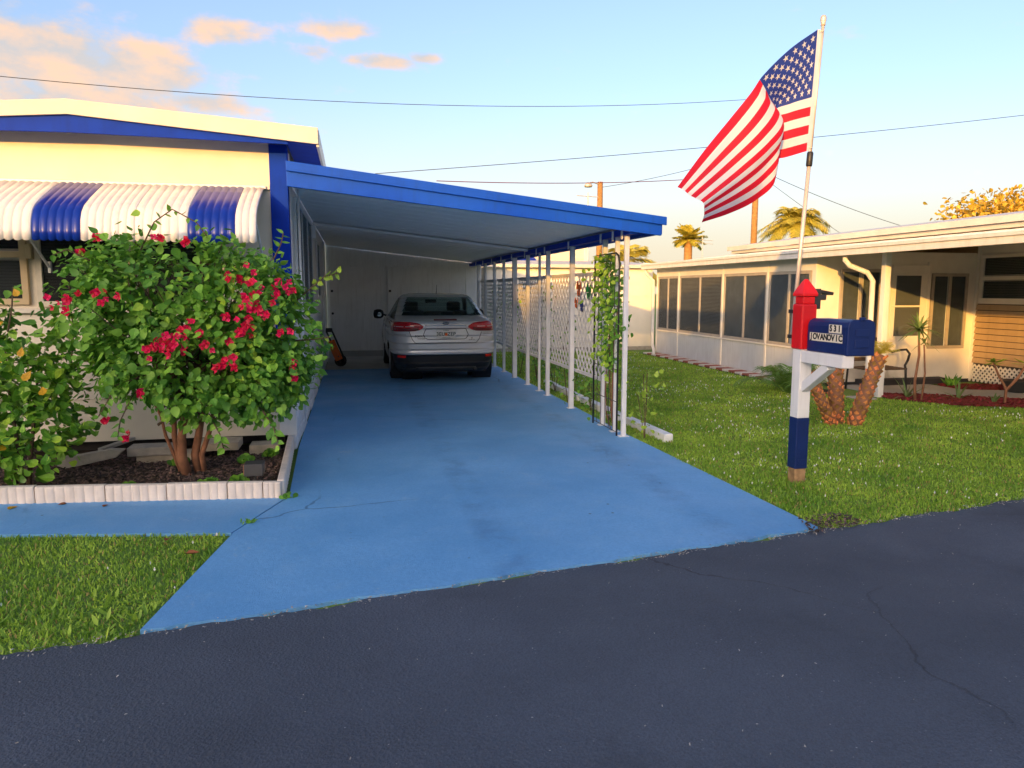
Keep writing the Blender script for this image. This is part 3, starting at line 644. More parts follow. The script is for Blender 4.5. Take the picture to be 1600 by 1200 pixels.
# concrete piers and the tow hitch showing under the home
def blockp(x0, x1, y0, y1, z0, z1, lab, m='block'):
    tag(MB().box(x0, x1, y0, y1, z0, z1).build('concrete_block', m, None, .006), lab, 'block', 'concrete blocks under the home')
blockp(-1.92, -1.40, 6.98, 7.20, .012, .085, 'lowest flat concrete block left of the bougainvillea trunk')
blockp(-1.98, -1.62, 6.93, 7.14, .088, .165, 'long grey concrete block lying on another left of the bougainvillea trunk', 'concrete')
blockp(-1.44, -1.06, 7.02, 7.32, .088, .158, 'tan concrete block just behind the bougainvillea trunk')
blockp(-.98, -.72, 7.12, 7.34, .012, .105, 'tan concrete block under the right corner of the white home')
hitch = thing('tow_hitch', (-2.3, 7.0, 0), 'grey metal tow hitch sticking out below the white home', 'tow hitch')
MB().prism([(-2.52, .05), (-2.45, .02), (-2.05, .10), (-1.98, .165), (-2.1, .175), (-2.35, .135), (-2.50, .13)], 'y', 6.86, 6.94).build('drawbar', 'concrete', hitch, .008)
MB().beam((-2.18, 6.9, .168), (-2.02, 7.3, .185), .05, .03).build('brace', 'concrete', hitch, .004)
MB().tube([(-2.47, 6.9, .135), (-2.47, 6.9, .17)], .035, 10).build('coupler', 'wood_weathered', hitch)

# ------------------------------------------------------------------ scalloped edging blocks round the bed
def edging(a, b, n, label, h=.125):
    a, b = Vector((*a, 0)), Vector((*b, 0)); d = (b - a).normalized(); nr = Vector((d.y, -d.x, 0)); Lg = (b - a).length - .008
    pts = []; seg = 6
    for i in range(n):
        for j in range(seg):
            t = (i + j / seg) / n; pts.append((t * Lg, .010 * math.sin(math.pi * j / seg) ** .6 if j else 0.0))
    pts.append((Lg, 0)); back = [(Lg, -.05), (0, -.05)]
    poly = pts + back; V = []; k = len(poly)
    levels = [(0, 1), (h - .012, 1), (h - .003, .55), (h, 0)]
    for z, s_ in levels:
        for (t, o) in poly:
            oo = o - (1 - s_) * .012 if o >= 0 else o + (1 - s_) * .008
            p = a + d * t + nr * oo; V.append((p.x, p.y, .018 + z))
    F = [tuple(range(k))[::-1], tuple(range(3 * k, 4 * k))]
    for l in range(3):
        for i in range(k): F.append((l * k + i, l * k + (i + 1) % k, (l + 1) * k + (i + 1) % k, (l + 1) * k + i))
    o = MB().add(V, F).build('edging_block', 'edging'); o.rotation_euler = (rs.uniform(-.01, .01), rs.uniform(-.008, .008), 0)
    return tag(o, label, 'edging', 'scalloped edging round the bed')
ex = lambda t: (-2.75 + 2.2 * t, 5.845 + (5.555 - 5.845) * t)
cuts = [0, .215, .435, .63, .825, .94, 1.0]
labs = ['scalloped white edging block nearest the left edge, below the round-leaved shrub', 'second scalloped white edging block from the left along the walkway', 'third scalloped white edging block from the left along the walkway',
        'fourth scalloped white edging block from the left, in front of the bougainvillea trunk', 'short scalloped white edging block in front of the black ground light', 'shortest scalloped white edging block at the corner by the driveway']
for i in range(6): edging(ex(cuts[i]), ex(cuts[i + 1]), [8, 7, 7, 7, 4, 3][i], labs[i], .125 - .002 * (i % 3))
edging((-.535, 5.60), (-.565, 6.45), 8, 'white edging block running back from the corner along the driveway')
edging((-.566, 6.455), (-.595, 7.30), 8, 'white edging block along the driveway nearest the home corner')
gl_ = thing('ground_light', (-.77, 5.82, 0), 'black box ground light just behind the white edging', 'light')
MB().prism([(5.76, .14), (5.92, .15), (5.90, .235), (5.77, .235)], 'x', -.84, -.70).build('housing', 'dark_plastic', gl_, .006)
MB().prism([(5.775, .155), (5.895, .16), (5.885, .225), (5.785, .225)], 'x', -.846, -.838).build('lens', 'bark', gl_)
MB().tube([(-.77, 5.84, .0), (-.77, 5.84, .15)], .012, 6).build('stake', 'dark_plastic', gl_)

# ------------------------------------------------------------------ shrubs
def blob_points(blobs, n, lo=.72, hi=1.06):
    vol = np.array([b[3] * b[4] * b[5] for b in blobs]) ** .7; idx = rng.choice(len(blobs), n, p=vol / vol.sum())
    B = np.array(blobs)[idx]; q = unit(rng.normal(0, 1, (n, 3))); r = lo + (hi - lo) * rng.random((n, 1)) ** .6
    wob_ = 1 + .16 * np.sin(q[:, :1] * 5 + B[:, :1] * 9) * np.sin(q[:, 2:] * 6 + B[:, 1:2]) 
    P = B[:, :3] + q * r * B[:, 3:] * wob_
    return P, q
def clumped(blobs, nc, per, spread, lo=.6, hi=1.05):
    C, q = blob_points(blobs, nc, lo, hi); P = np.repeat(C, per, 0) + rng.normal(0, spread, (nc * per, 3)); Q = np.repeat(q, per, 0)
    return P, Q, C
def shrub_leaves(root, blobs, nc, per, spread, tpl, size, mj, mo, nobj=300, droop=.35, ymax=None, extra=None):
    P, Q, C = clumped(blobs, nc, per, spread)
    k = len(P); D = Q * .6 + rng.normal(0, .6, (k, 3)); D[:, 2] -= droop; U = Q * .5 + np.array([0, -.15, .8]) + rng.normal(0, .45, (k, 3)); Sz = size * (.4 + 1.0 * rng.random(k) ** 1.3)
    ok = P[:, 2] > .1
    if ymax: ok &= (P[:, 1] < ymax)
    if extra is not None: ok &= extra(P)
    P, D, U, Sz = P[ok], D[ok], U[ok], Sz[ok]
    score = np.linalg.norm(P - np.array([0, 0, 1.55]), axis=1) - Sz * 3; order = np.argsort(score)
    a, b = order[:nobj], order[nobj:]
    yg = rng.random(len(a)) < .22
    leaf_parts('leaf', tpl, P[a][~yg], D[a][~yg], U[a][~yg], Sz[a][~yg], mo, root); leaf_parts('leaf', tpl, P[a][yg], D[a][yg], U[a][yg], Sz[a][yg] * .9, 'leaf_lime', root)
    foliage('foliage', tpl, P[b], D[b], U[b], Sz[b], mj, root)
    return C
bb = [(-1.28, 6.12, 1.52, .80, .46, .42), (-.78, 6.12, 1.32, .46, .45, .52), (-1.2, 6.1, 1.02, .72, .44, .38), (-1.78, 6.2, 1.42, .36, .36, .42), (-.76, 6.15, .88, .36, .40, .32), (-1.58, 6.15, 1.0, .34, .36, .26), (-1.05, 6.15, .70, .38, .3, .18), (-.55, 6.2, 1.0, .22, .3, .35)]
bush = thing('bougainvillea_bush', (-1.35, 6.5, 0), 'large green bougainvillea bush with crimson flowers in front of the white home', 'bush')
C = shrub_leaves(bush, bb, 900, 13, .055, 'heart', .066, 'leaf_bougain', 'leaf_obj', 300, .45, 6.9)
mb = MB()
for (x, dx, r) in ((-1.43, -.06, .028), (-1.39, .0, .042), (-1.31, .05, .038), (-1.27, .12, .026), (-1.45, -.16, .016)):
    mb = MB(); p0 = Vector((x, 6.5 + rs.uniform(-.05, .05), .0)); pts = [p0]
    for i in range(1, 7):
        t = i / 6; pts.append(Vector((x + dx * t ** 1.4 * 2.0 + .03 * math.sin(9 * t + x * 7), p0.y - .25 * t + .02 * math.sin(7 * t), 1.05 * t)))
    mb.tube(pts, [r * (1 - .55 * i / 6) for i in range(7)], 9).build('trunk', 'bark', bush, smooth=True)
mb = MB()
for c in C[::7]:
    a = Vector((-1.33 + rs.uniform(-.25, .25), 6.35, rs.uniform(.45, 1.0))); e = Vector(c.tolist()); m_ = (a + e) / 2 + Vector((rs.uniform(-.08, .08), 0, .06)); mb.tube([a, m_, e], [.010, .006, .003], 5, False)
tag(mb.build('branches', 'bark_dark', bush), kind='stuff')
# arching sprays that leave the outline
def spray(root, pts, n, size, tpl='heart', m='leaf_obj'):
    pts = [Vector(p) for p in pts]; MB().tube(pts, [.007] + [.005] * (len(pts) - 1), 5).build('shoot', 'bark_dark', root)
    P = []; D = []
    for i in range(n):
        t = i / (n - 1) * (len(pts) - 1.001); j = int(t); p = pts[j].lerp(pts[j + 1], t - j); d = (pts[j + 1] - pts[j]).normalized()
        s_ = d.cross(Vector((0, 1, .3))).normalized() * (1 if i % 2 else -1); P.append(p); D.append(s_ + d * .6 + Vector((rs.uniform(-.3, .3), rs.uniform(-.6, .1), rs.uniform(-.4, .1))))
    P = np.array([tuple(p) for p in P]); D = np.array([tuple(d) for d in D]); U = np.tile([0, -.5, .8], (n, 1)) + rng.normal(0, .3, (n, 3))
    leaf_parts('leaf', tpl, P, D, U, size * rng.uniform(.7, 1.2, n), m, root)
spray(bush, [(-1.55, 6.1, 1.85), (-1.42, 6.0, 2.05), (-1.28, 5.95, 2.14), (-1.12, 5.95, 2.05), (-1.05, 5.95, 1.95)], 16, .05)
spray(bush, [(-.45, 6.1, 1.45), (-.30, 6.05, 1.58), (-.20, 6.0, 1.66), (-.10, 6.0, 1.68)], 14, .055, m='leaf_young')
spray(bush, [(-.45, 6.1, 1.15), (-.30, 6.05, 1.16), (-.18, 6.0, 1.18)], 8, .06, m='leaf_young')
spray(bush, [(-1.85, 6.0, 1.75), (-2.0, 5.95, 1.84), (-2.1, 5.95, 1.80)], 10, .05)
spray(bush, [(-.6, 6.0, 1.75), (-.52, 5.95, 1.9), (-.50, 5.95, 1.98)], 8, .06)
spray(bush, [(-.7, 5.9, .62), (-.62, 5.85, .5), (-.58, 5.8, .36)], 9, .07)
spray(bush, [(-1.1, 5.95, .6), (-1.02, 5.9, .45), (-1.0, 5.9, .34)], 9, .07)
spray(bush, [(-1.5, 6.1, .95), (-1.64, 5.98, .76), (-1.72, 5.92, .58), (-1.74, 5.9, .46)], 12, .06)
spray(bush, [(-1.6, 6.1, .9), (-1.78, 5.98, .78), (-1.86, 5.9, .62)], 9, .06)
# flowers: clusters of papery bracts
FL = [(-2.02, 1.45), (-1.76, 1.5), (-1.76, 1.92), (-1.35, 1.92), (-1.18, 1.91), (-0.81, 1.66), (-0.5, 1.59), (-0.69, 1.42), (-0.92, 1.35), (-1.21, 1.26), (-1.44, 1.14), (-1.28, 1.19), (-0.83, 1.25), (-0.96, 0.99), (-0.87, 0.99), (-1.57, 0.81), (-0.43, 0.88), (-1.06, 1.14), (-0.53, 1.23), (-1.8, 0.61), (-1.65, 0.48), (-0.73, 1.54), (-1.1, 1.23), (-0.81, 1.3), (-1.87, 1.83), (-1.47, 1.09), (-1.34, 1.13), (-0.67, 1.36), (-0.91, 1.04), (-.53, 1.52), (-.46, .98), (-.88, 1.62), (-1.96, 1.48)]
big = {0, 1, 5, 6, 7, 9, 10, 11, 13, 12, 21, 23, 26}
def front_y(x, z):
    y = 6.4
    for b in bb:
        q = ((x - b[0]) / b[3]) ** 2 + ((z - b[2]) / b[5]) ** 2
        if q < 1: y = min(y, b[1] - b[4] * math.sqrt(1 - q))
    return y
mb = MB()
for kk in range(4):
    a = kk * 1.57; d = Vector((math.cos(a), -.55, math.sin(a))).normalized(); s_ = d.cross(Vector((.1, -1, .2))).normalized(); u = d.cross(s_); l = .034; k0 = Vector((0, .004, 0))
    mb.add([k0, d * l * .5 + s_ * l * .45 + u * .005, d * l, d * l * .5 - s_ * l * .45 + u * .005], [(0, 1, 2), (0, 2, 3)])
mb.add([(-.006, .004, 0), (.006, .004, 0), (0, .004, .006), (0, -.03, 0)], [(0, 1, 3), (1, 2, 3), (2, 0, 3)])
flower_me = bpy.data.meshes.new('flower'); flower_me.from_pydata([tuple(v) for v in mb.v], [], mb.f); flower_me.materials.append(MATS['bract'])
for i, (x, z) in enumerate(FL):
    y = min(front_y(x, z) - .05, 6.0); n = 7 if i in big else 3; spd = .055 if i in big else .018
    sc = y / 5.85; cx, cz_ = x * sc, 1.55 + (z - 1.55) * sc
    for j in range(n):
        o = bpy.data.objects.new('flower', flower_me); COL.objects.link(o); o.parent = bush
        o.location = Vector((cx + rs.gauss(0, spd), y + rs.gauss(0, spd * .5), cz_ + rs.gauss(0, spd * .8))) - WL[bush.name]
        o.rotation_euler = (rs.uniform(-.6, .6), rs.uniform(0, 6.3), rs.uniform(-.6, .6)); o.scale = (rs.uniform(.8, 1.25),) * 3

shrub = thing('round_leaved_shrub', (-2.55, 6.3, 0), 'green shrub with round leaves and a few yellow ones at the left edge', 'shrub')
sb = [(-2.55, 6.2, 1.0, .48, .36, .36), (-2.45, 6.15, .55, .42, .34, .36), (-2.85, 6.2, .75, .4, .36, .55), (-2.22, 6.2, .85, .16, .22, .24), (-2.62, 6.15, 1.3, .12, .14, .2)]
C2 = shrub_leaves(shrub, sb, 240, 10, .06, 'round', .088, 'leaf_round', 'leaf_round_obj', 300, .0, 6.95)
for (x, dx) in ((-2.6, -.2), (-2.52, .15), (-2.56, 0)):
    MB().tube([(x, 6.3, 0), (x + dx * .3, 6.28, .3), (x + dx, 6.2, .8), (x + dx * 1.3, 6.2, 1.1)], [.02, .016, .01, .005], 7).build('stem', 'bark_dark', shrub, smooth=True)
spray(shrub, [(-2.1, 6.15, 1.0), (-2.05, 6.1, 1.25), (-2.06, 6.1, 1.45), (-2.05, 6.08, 1.6)], 22, .075, 'round', 'leaf_round_obj')
spray(shrub, [(-2.55, 6.1, 1.2), (-2.58, 6.0, 1.4), (-2.56, 5.95, 1.5)], 12, .085, 'round', 'leaf_round_obj')
spray(shrub, [(-2.45, 6.0, 1.25), (-2.38, 5.92, 1.42), (-2.335, 5.855, 1.57)], 7, .06, 'round', 'leaf_round_obj')
Py = np.array([(-2.40, 5.82, 1.33), (-2.42, 5.80, 1.05), (-2.5, 5.78, .42), (-2.25, 5.82, .98), (-2.2, 5.85, .86), (-2.33, 5.85, 1.56), (-2.3, 5.83, 1.15), (-2.6, 5.8, .9)])
leaf_parts('leaf', 'round', Py, rng.normal(0, .6, (8, 3)) + [0, -.3, -.5], np.tile([0., -1, .4], (8, 1)), rng.uniform(.06, .09, 8), 'leaf_yellow', shrub)
# small weeds in the bed, litter on the walk
def tuft(name, c, n, size, m, label, cat, tpl='slim', up=.8, group=None):
    c = np.array(c, float); P = np.tile(c, (n, 1)) + rng.normal(0, .02, (n, 3)) * [1, 1, 0]; D = rng.normal(0, 1, (n, 3)); D[:, 2] = np.abs(D[:, 2]) * .6 + up
    root = thing(name, tuple(c), label, cat, group)
    foliage('leaves', tpl, P, D, np.tile([.2, -.6, .6], (n, 1)) + rng.normal(0, .3, (n, 3)), size * rng.uniform(.6, 1.2, n), m, root, None); return root
for c, lab in [((-1.15, 6.0, .02), 'small green weed at the foot of the bougainvillea trunk'), ((-1.7, 5.95, .02), 'low green weed behind the third edging block'), ((-.92, 6.0, .02), 'small weed left of the black ground light'),
               ((-.95, 6.75, .02), 'small weed right of the bougainvillea trunk'), ((-.78, 7.0, .02), 'grassy weed at the home corner in the bed'), ((-1.5, 6.75, .02), 'dark leafy seedling left of the bougainvillea trunk')]:
    tuft('weed', c, 22, .085, 'leaf_bougain', lab, 'weed', 'round')
tuft('weed', (-.50, 5.535, .022), 14, .045, 'leaf_bougain', 'tiny green weed in the corner crack where walkway meets driveway', 'weed', 'round', .4)
tuft('weed', (-.72, 4.96, .02), 14, .05, 'leaf_bougain', 'small weed growing in the joint between walkway and driveway', 'weed', 'slim', .4)
def litter(x, y, z, s, m, lab):
    V, F = TPL['round']; a = rs.uniform(0, 6); M = Matrix.Rotation(a, 3, 'Z')
    mb = MB().add([tuple(M @ Vector((v[0] * s, v[1] * s, v[2] * s + .35 * s * abs(v[1]) + .02))) for v in V], [tuple(f) for f in F])
    mb.v = [(a_ + x, b_ + y, c_ - .02 + z + .11 * s) for a_, b_, c_ in mb.v]
    tag(mb.build('fallen_leaf', m, fix=False), lab, 'leaf', 'fallen leaves')
litter(-2.36, 5.70, .021, .07, 'leaf_yellow', 'yellow fallen leaf on the walkway at the left edge')
litter(-2.1, 5.68, .021, .06, 'leaf_dry', 'brown fallen leaf on the walkway against the second edging block')
litter(-1.75, 5.62, .021, .05, 'leaf_dry', 'small brown fallen leaf against the third edging block')
litter(-1.14, 4.62, .045, .06, 'leaf_dry', 'brown fallen leaf lying on the left lawn')
litter(-.9, 4.38, .04, .08, 'leaf_dry', 'brown fallen leaf on the grass beside the driveway edge')

# ================================================================== CARPORT
cp = thing('carport', (1.2, 12, 0), 'white ceilinged carport with blue fascia and slim white posts', 'carport')
def cz(x): return 2.50 - (x - HX) * .1085          # ceiling height
yy = 7.0
for i in range(26):
    w_ = .397
    m = MB()
    xs0, xs1 = HX + .03, 2.98
    prof_ = [(0, 0), (.02, 0), (.026, -.006), (.05, -.006), (.056, 0), (w_ - .004, 0)]
    V = []; F = []
    for (t, dz) in prof_: V += [(xs0, yy + t, cz(xs0) + .05 + dz), (xs1, yy + t, cz(xs1) + .05 + dz)]
    n = len(prof_); F = [(2 * a, 2 * a + 1, 2 * a + 3, 2 * a + 2) for a in range(n - 1)]
    for (t, dz) in ((0, .05), (w_ - .004, .05)): V += [(xs0, yy + t, cz(xs0) + .05 + dz), (xs1, yy + t, cz(xs1) + .05 + dz)]
    e = 2 * n; F += [(e, e + 1, e + 3, e + 2), (0, 1, e + 1, e), (2 * n - 2, 2 * n - 1, e + 3, e + 2)]
    m.add(V, F).build('roof_panel', 'ceiling', cp); yy += w_
MB().prism([(HX + .03, 2.462), (3.02, 2.085), (3.02, 2.24), (HX + .03, 2.662)], 'y', 6.955, 6.995).build('front_fascia', 'blue_fascia', cp, .004)
MB().prism([(HX + .03, 2.592), (3.06, 2.185), (3.06, 2.265), (HX + .03, 2.678)], 'y', 6.925, 6.953).build('fascia_lip', 'blue_fascia', cp, .005)
MB().box(2.985, 3.045, 7.0, 17.3, 2.10, 2.25).build('side_fascia', 'blue_fascia', cp, .004)
MB().box(2.70, 2.80, 7.0, 17.28, 2.10, cz(2.80) + .032).build('header_beam', 'blue_trim', cp, .004)
MB().box(HX + .0205, HX + .07, 11.3, 11.38, 2.3, 2.48).build('hanger', 'ceiling', cp)
MB().prism([(HX + .03, cz(HX + .03) + .0), (2.69, cz(2.69) + .0), (2.69, cz(2.69) + .033), (HX + .03, cz(HX + .03) + .033)], 'y', 11.3, 11.42).build('cross_seam', 'ceiling', cp)
for y, wd in ((7.2, .046), (7.47, .042), (7.86, .05), (9.11, .06), (10.30, .055), (10.79, .035), (11.55, .055), (12.54, .075), (13.47, .05), (14.4, .055), (15.4, .05), (16.3, .055)):
    p = MB().box(2.75 - wd / 2, 2.75 + wd / 2, y - wd / 2, y + wd / 2, .022, 2.10).build('post', 'post_white', cp, .005)
    MB().box(2.75 - .05, 2.75 + .05, y - .045, y + .045, .0225, .029).build('base_plate', 'post_white', p)
    MB().box(2.69, 2.699, y - .02, y + .02, 2.06, 2.16).build('bracket', 'post_white', p)
# utility room at the back of the carport
ur = thing('utility_room', (1.1, 17.5, 0), 'white panelled utility room closing the back of the carport', 'shed')
MB().box(HX + .0, 3.0, 17.36, 19.5, 0, 2.62).build('wall', 'white', ur)
for i in range(9):
    x = HX + .01 + i * .397; MB().box(x + .003, min(x + .394, 2.98), 17.345, 17.358, .16, min(cz(x + .2) + .05, 2.6)).build('wall_panel', 'white', ur, .003)
MB().box(HX + .01, 2.98, 17.335, 17.3585, .024, .158).build('base_board', 'bare_slab', ur, .004)
for x0, x1 in ((.80, 1.78), (-.50, .25)):
    d = MB().box(x0, x1, 17.305, 17.334, .17, 2.07).build('door', 'white', ur, .004)
    MB().box(x0 - .03, x1 + .03, 17.32, 17.343, 2.075, 2.11).build('door_trim', 'white', d, .003)
    MB().tube([(x0 + .06, 17.30, 1.02), (x0 + .06, 17.25, 1.02)], [.012, .028], 10).build('knob', 'dark_plastic', d)
    MB().box(x0 + .03, x0 + .08, 17.296, 17.304, 1.5, 1.55).build('hinge', 'dark_plastic', d)
# items leaning by the side wall
tl = thing('hand_cart', (-.35, 15.0, .022), 'small orange and black hand cart leaning on the side wall of the carport', 'cart')
def lean(p): return (p[0], p[1], p[2])
q = Euler((0, R(-22), 0)).to_matrix()
MB().obox((-.36, 14.98, .36), (.075, .02, .21), q).build('panel', 'orange', tl, .02)
MB().tube([(-.52, 15.03, .74), (-.47, 15.03, .62), (-.26, 15.03, .10)], .018, 8).build('frame_tube', 'dark_plastic', tl)
MB().tube([(-.42, 15.06, .76), (-.36, 15.06, .62), (-.16, 15.06, .12)], .018, 8).build('frame_tube', 'dark_plastic', tl)
MB().box(-.53, -.40, 15.02, 15.08, .72, .80).build('handle', 'dark_plastic', tl, .015)
MB().lathe((-.26, 15.1, .145), [(.06, -.02), (.12, -.02), (.12, .02), (.06, .02)], 16, 'y').build('wheel', 'tyre', tl)
for p, s_ in (((-.30, 14.98, .24), .014), ((-.42, 14.98, .50), .014)):
    MB().tube([p, (p[0], p[1] - .03, p[2])], s_, 8).build('bolt', 'dark_plastic', tl)

# lattice panels between the posts
def lattice(y0, y1, x, z0, z1, label):
    root = bpy.data.objects.new('lattice_panel', None); finish(root, cp, (x, (y0 + y1) / 2, z0)); root['label'] = label
    for layer, sgn in ((0, 1), (1, -1)):
        m = MB(); sp = .142; xo = x + (.0 if layer == 0 else .009); H = z1 - z0; c = y0 - H
        while c < y1 + H:
            # strip y = c + sgn*(z - mid) clipped to the panel
            ya, yb = (c, c + H) if sgn > 0 else (c + H, c)
            t0, t1 = 0.0, 1.0; dy = yb - ya
            lo, hi = sorted(((y0 - ya) / dy, (y1 - ya) / dy)); t0, t1 = max(t0, lo), min(t1, hi)
            if t1 - t0 > .03: m.beam((xo, ya + dy * t0, z0 + H * t0), (xo, ya + dy * t1, z0 + H * t1), .007, .029)
            c += sp
        tag(m.build('slats', 'lattice', root, fix=False), kind='stuff')
    for z in (z0, z1): MB().box(x - .012, x + .02, y0, y1, z - .02, z + .02).build('rail', 'lattice', root, .003)
    return root
lp = [(7.88, 9.07, 'nearest white lattice panel, with butterfly ornaments hung on it'), (9.15, 10.27, 'second white lattice panel from the front of the carport'), (10.33, 12.50, 'third white lattice panel from the front, behind two thin posts'),
      (12.58, 14.37, 'fourth white lattice panel, right beside the car'), (14.43, 16.27, 'farthest white lattice panel beside the utility room')]
for y0, y1, lab in lp: lattice(y0, y1, 2.80, .52, 1.74, lab)
# ornaments on the lattice
def ornament(y, z, m, label, s=.1, tilt=.2):
    root = thing('butterfly_ornament', (2.765, y, z - s), label, 'ornament', 'ornaments hung on the lattice')
    for sg in (-1, 1):
        for (a, b) in ((.55, .9), (-.55, .6)):
            pts = [(0, 0)] + [(s * b * math.cos(a + t) * 1.0, s * b * math.sin(a + t) * 1.35) for t in (-.5, -.2, .15, .5)]
            V = [(2.765 - .012 * (i > 0), y + sg * p[0], z + p[1]) for i, p in enumerate(pts)]; V2 = [(v[0] + .006, v[1], v[2]) for v in V]; k = 5
            MB().add(V + V2, [tuple(range(k)), tuple(range(2 * k - 1, k - 1, -1))] + [(i, (i + 1) % k, k + (i + 1) % k, k + i) for i in range(k)]).build('wing', m, root)
    MB().tube([(2.765, y, z - s * .8), (2.765, y, z + s * .6)], .009, 6).build('body', 'dark_plastic', root)
ornament(8.85, 1.55, 'orange', 'orange butterfly ornament high on the nearest lattice panel', .11)
ornament(8.45, 1.52, 'green_paint', 'green butterfly ornament on the nearest lattice panel', .11)
ornament(8.72, 1.34, 'flag_blue', 'dark blue butterfly ornament lowest on the nearest lattice panel', .07)
ornament(8.95, 1.38, 'orange', 'small orange butterfly ornament below the larger orange one', .075)

# black wire trellis and its vine
tr = thing('wire_trellis', (2.70, 7.52, .022), 'black wire trellis standing between the front carport posts', 'trellis')
y0, y1, xt = 7.24, 8.02, 2.69
arc = [(xt, y0, .022), (xt, y0, 1.82), (xt, y0 + .03, 1.90), (xt, y0 + .10, 1.93), (xt, y1, 1.93), (xt, y1, .022)]
MB().tube(arc, .010, 7).build('frame', 'black_metal', tr, smooth=True)
for i in range(1, 6):
    y = y0 + (y1 - y0) * i / 6; MB().tube([(xt, y, .06), (xt, y, 1.925)], .0035, 5).build('wire', 'black_wire', tr)
for z in (.06, .38, .72, 1.05, 1.38, 1.70): MB().tube([(xt, y0, z), (xt, y1, z)], .0045, 5).build('wire', 'black_wire', tr)
vine = thing('climbing_vine', (2.78, 7.6, 0), 'yellow-green vine climbing the black wire trellis', 'vine')
vb = [(2.72, 7.6, 1.1, .07, .26, .40), (2.72, 7.55, 1.45, .07, .24, .3), (2.72, 7.75, 1.70, .07, .25, .2), (2.72, 7.55, .82, .07, .22, .16), (2.74, 7.3, 1.15, .07, .12, .25), (2.73, 7.9, 1.4, .06, .12, .3)]
vb.append((2.72, 7.7, 1.86, .06, .25, .1))
P, Q, _ = clumped(vb, 135, 6, .05, .2, 1.1); k = len(P); D = rng.normal(0, .7, (k, 3)) + [0, -.3, -.3]
score = np.argsort(P[:, 0]); a, b = score[:150], score[150:]
U = np.tile([-.7, -.5, .5], (k, 1)) + rng.normal(0, .35, (k, 3)); Sz = .062 * rng.uniform(.6, 1.2, k)
leaf_parts('leaf', 'heart', P[a], D[a], U[a], Sz[a], 'leaf_lime', vine); foliage('foliage', 'heart', P[b], D[b], U[b], Sz[b], 'leaf_bougain', vine)
for i in range(4):
    yv = 7.45 + .07 * i; MB().tube([(2.78, yv, 0)] + [(2.735 + .012 * math.sin(t * 5 + i), yv + .05 * math.sin(t * 3 + i * 2), t) for t in np.arange(.2, 1.75, .12)], .006 + .004 * (i == 1), 5).build('stem', 'bark', vine, smooth=True)
def low_plant(name, c, h, r, n, m, label, tpl='heart', size=.06):
    root = thing(name, c, label, 'plant'); c = np.array(c)
    P = c + np.stack([rng.normal(0, r, n), rng.normal(0, r, n), rng.uniform(.04, h, n)], 1); D = rng.normal(0, .8, (n, 3)) + [0, 0, .1]
    foliage('leaves', tpl, P, D, np.tile([0, -.4, .8], (n, 1)) + rng.normal(0, .4, (n, 3)), size * rng.uniform(.6, 1.3, n), m, root)
    for i in range(4): MB().tube([tuple(c), tuple(c + [rs.gauss(0, r * .6), rs.gauss(0, r * .6), h * rs.uniform(.6, .95)])], .004, 5).build('stem', 'bark_dark', root)
    return root
for c, h, lab, m in [((2.95, 8.2, 0), .55, 'leafy green plant growing under the nearest lattice panel', 'leaf_bougain'), ((2.95, 8.9, 0), .5, 'green plant under the lattice beside the fourth post', 'leaf_bougain'), ((2.98, 9.8, 0), .62, 'green plant under the second lattice panel', 'leaf_bougain'),
                     ((2.98, 10.7, 0), .6, 'green plant under the third lattice panel', 'leaf_bougain'), ((3.0, 11.9, 0), .55, 'green plant below the far lattice near the car', 'leaf_bougain'), ((2.95, 7.1, 0), .75, 'yellow-flowered plant on the lawn side of the front post', 'leaf_young'), ((3.0, 13.2, 0), .7, 'leafy plant behind the lattice beside the car bumper', 'leaf_bougain')]:
    low_plant('border_plant', c, h, .10, 70, m, lab)
# vine leaves scattered through the lattice
vn = thing('lattice_vine', (2.9, 11, 0), 'thin leafy vine growing through the far lattice panels', 'vine')
n = 520; P = np.stack([rng.normal(2.86, .04, n), rng.uniform(9.2, 16, n), rng.uniform(.3, 1.6, n) ** 1.0], 1); keep = (np.sin(P[:, 1] * 3.1) + np.sin(P[:, 2] * 5 + P[:, 1])) > -.2; P = P[keep]; n = len(P)
foliage('leaves', 'heart', P, rng.normal(0, .7, (n, 3)), np.tile([-.7, -.3, .5], (n, 1)) + rng.normal(0, .4, (n, 3)), .06 * rng.uniform(.6, 1.3, n), 'leaf_bougain', vn)
for y in (9.7, 11.2, 13.0, 14.8): MB().tube([(2.88, y, 0)] + [(2.86 + .02 * math.sin(t * 6), y + .15 * math.sin(t * 3), t) for t in np.arange(.2, 1.6, .2)], .006, 5).build('stem', 'bark_dark', vn)
# white timber lying along the lawn edge
for i, (a, b, lab) in enumerate([((3.10, 7.95, .0), (3.12, 6.88, .0), 'white timber edging lying on the lawn beside the front post'), ((3.08, 9.6, 0), (3.09, 8.15, 0), 'white timber edging on the lawn below the second lattice panel'), ((3.08, 11.6, 0), (3.08, 9.75, 0), 'far white timber edging on the lawn below the third lattice panel')]):
    m = MB().beam((a[0], a[1], .045), (b[0], b[1], .045), .10, .09); tag(m.build('edging_timber', 'white_rough', None, .008), lab, 'timber', 'white timbers along the lawn edge')

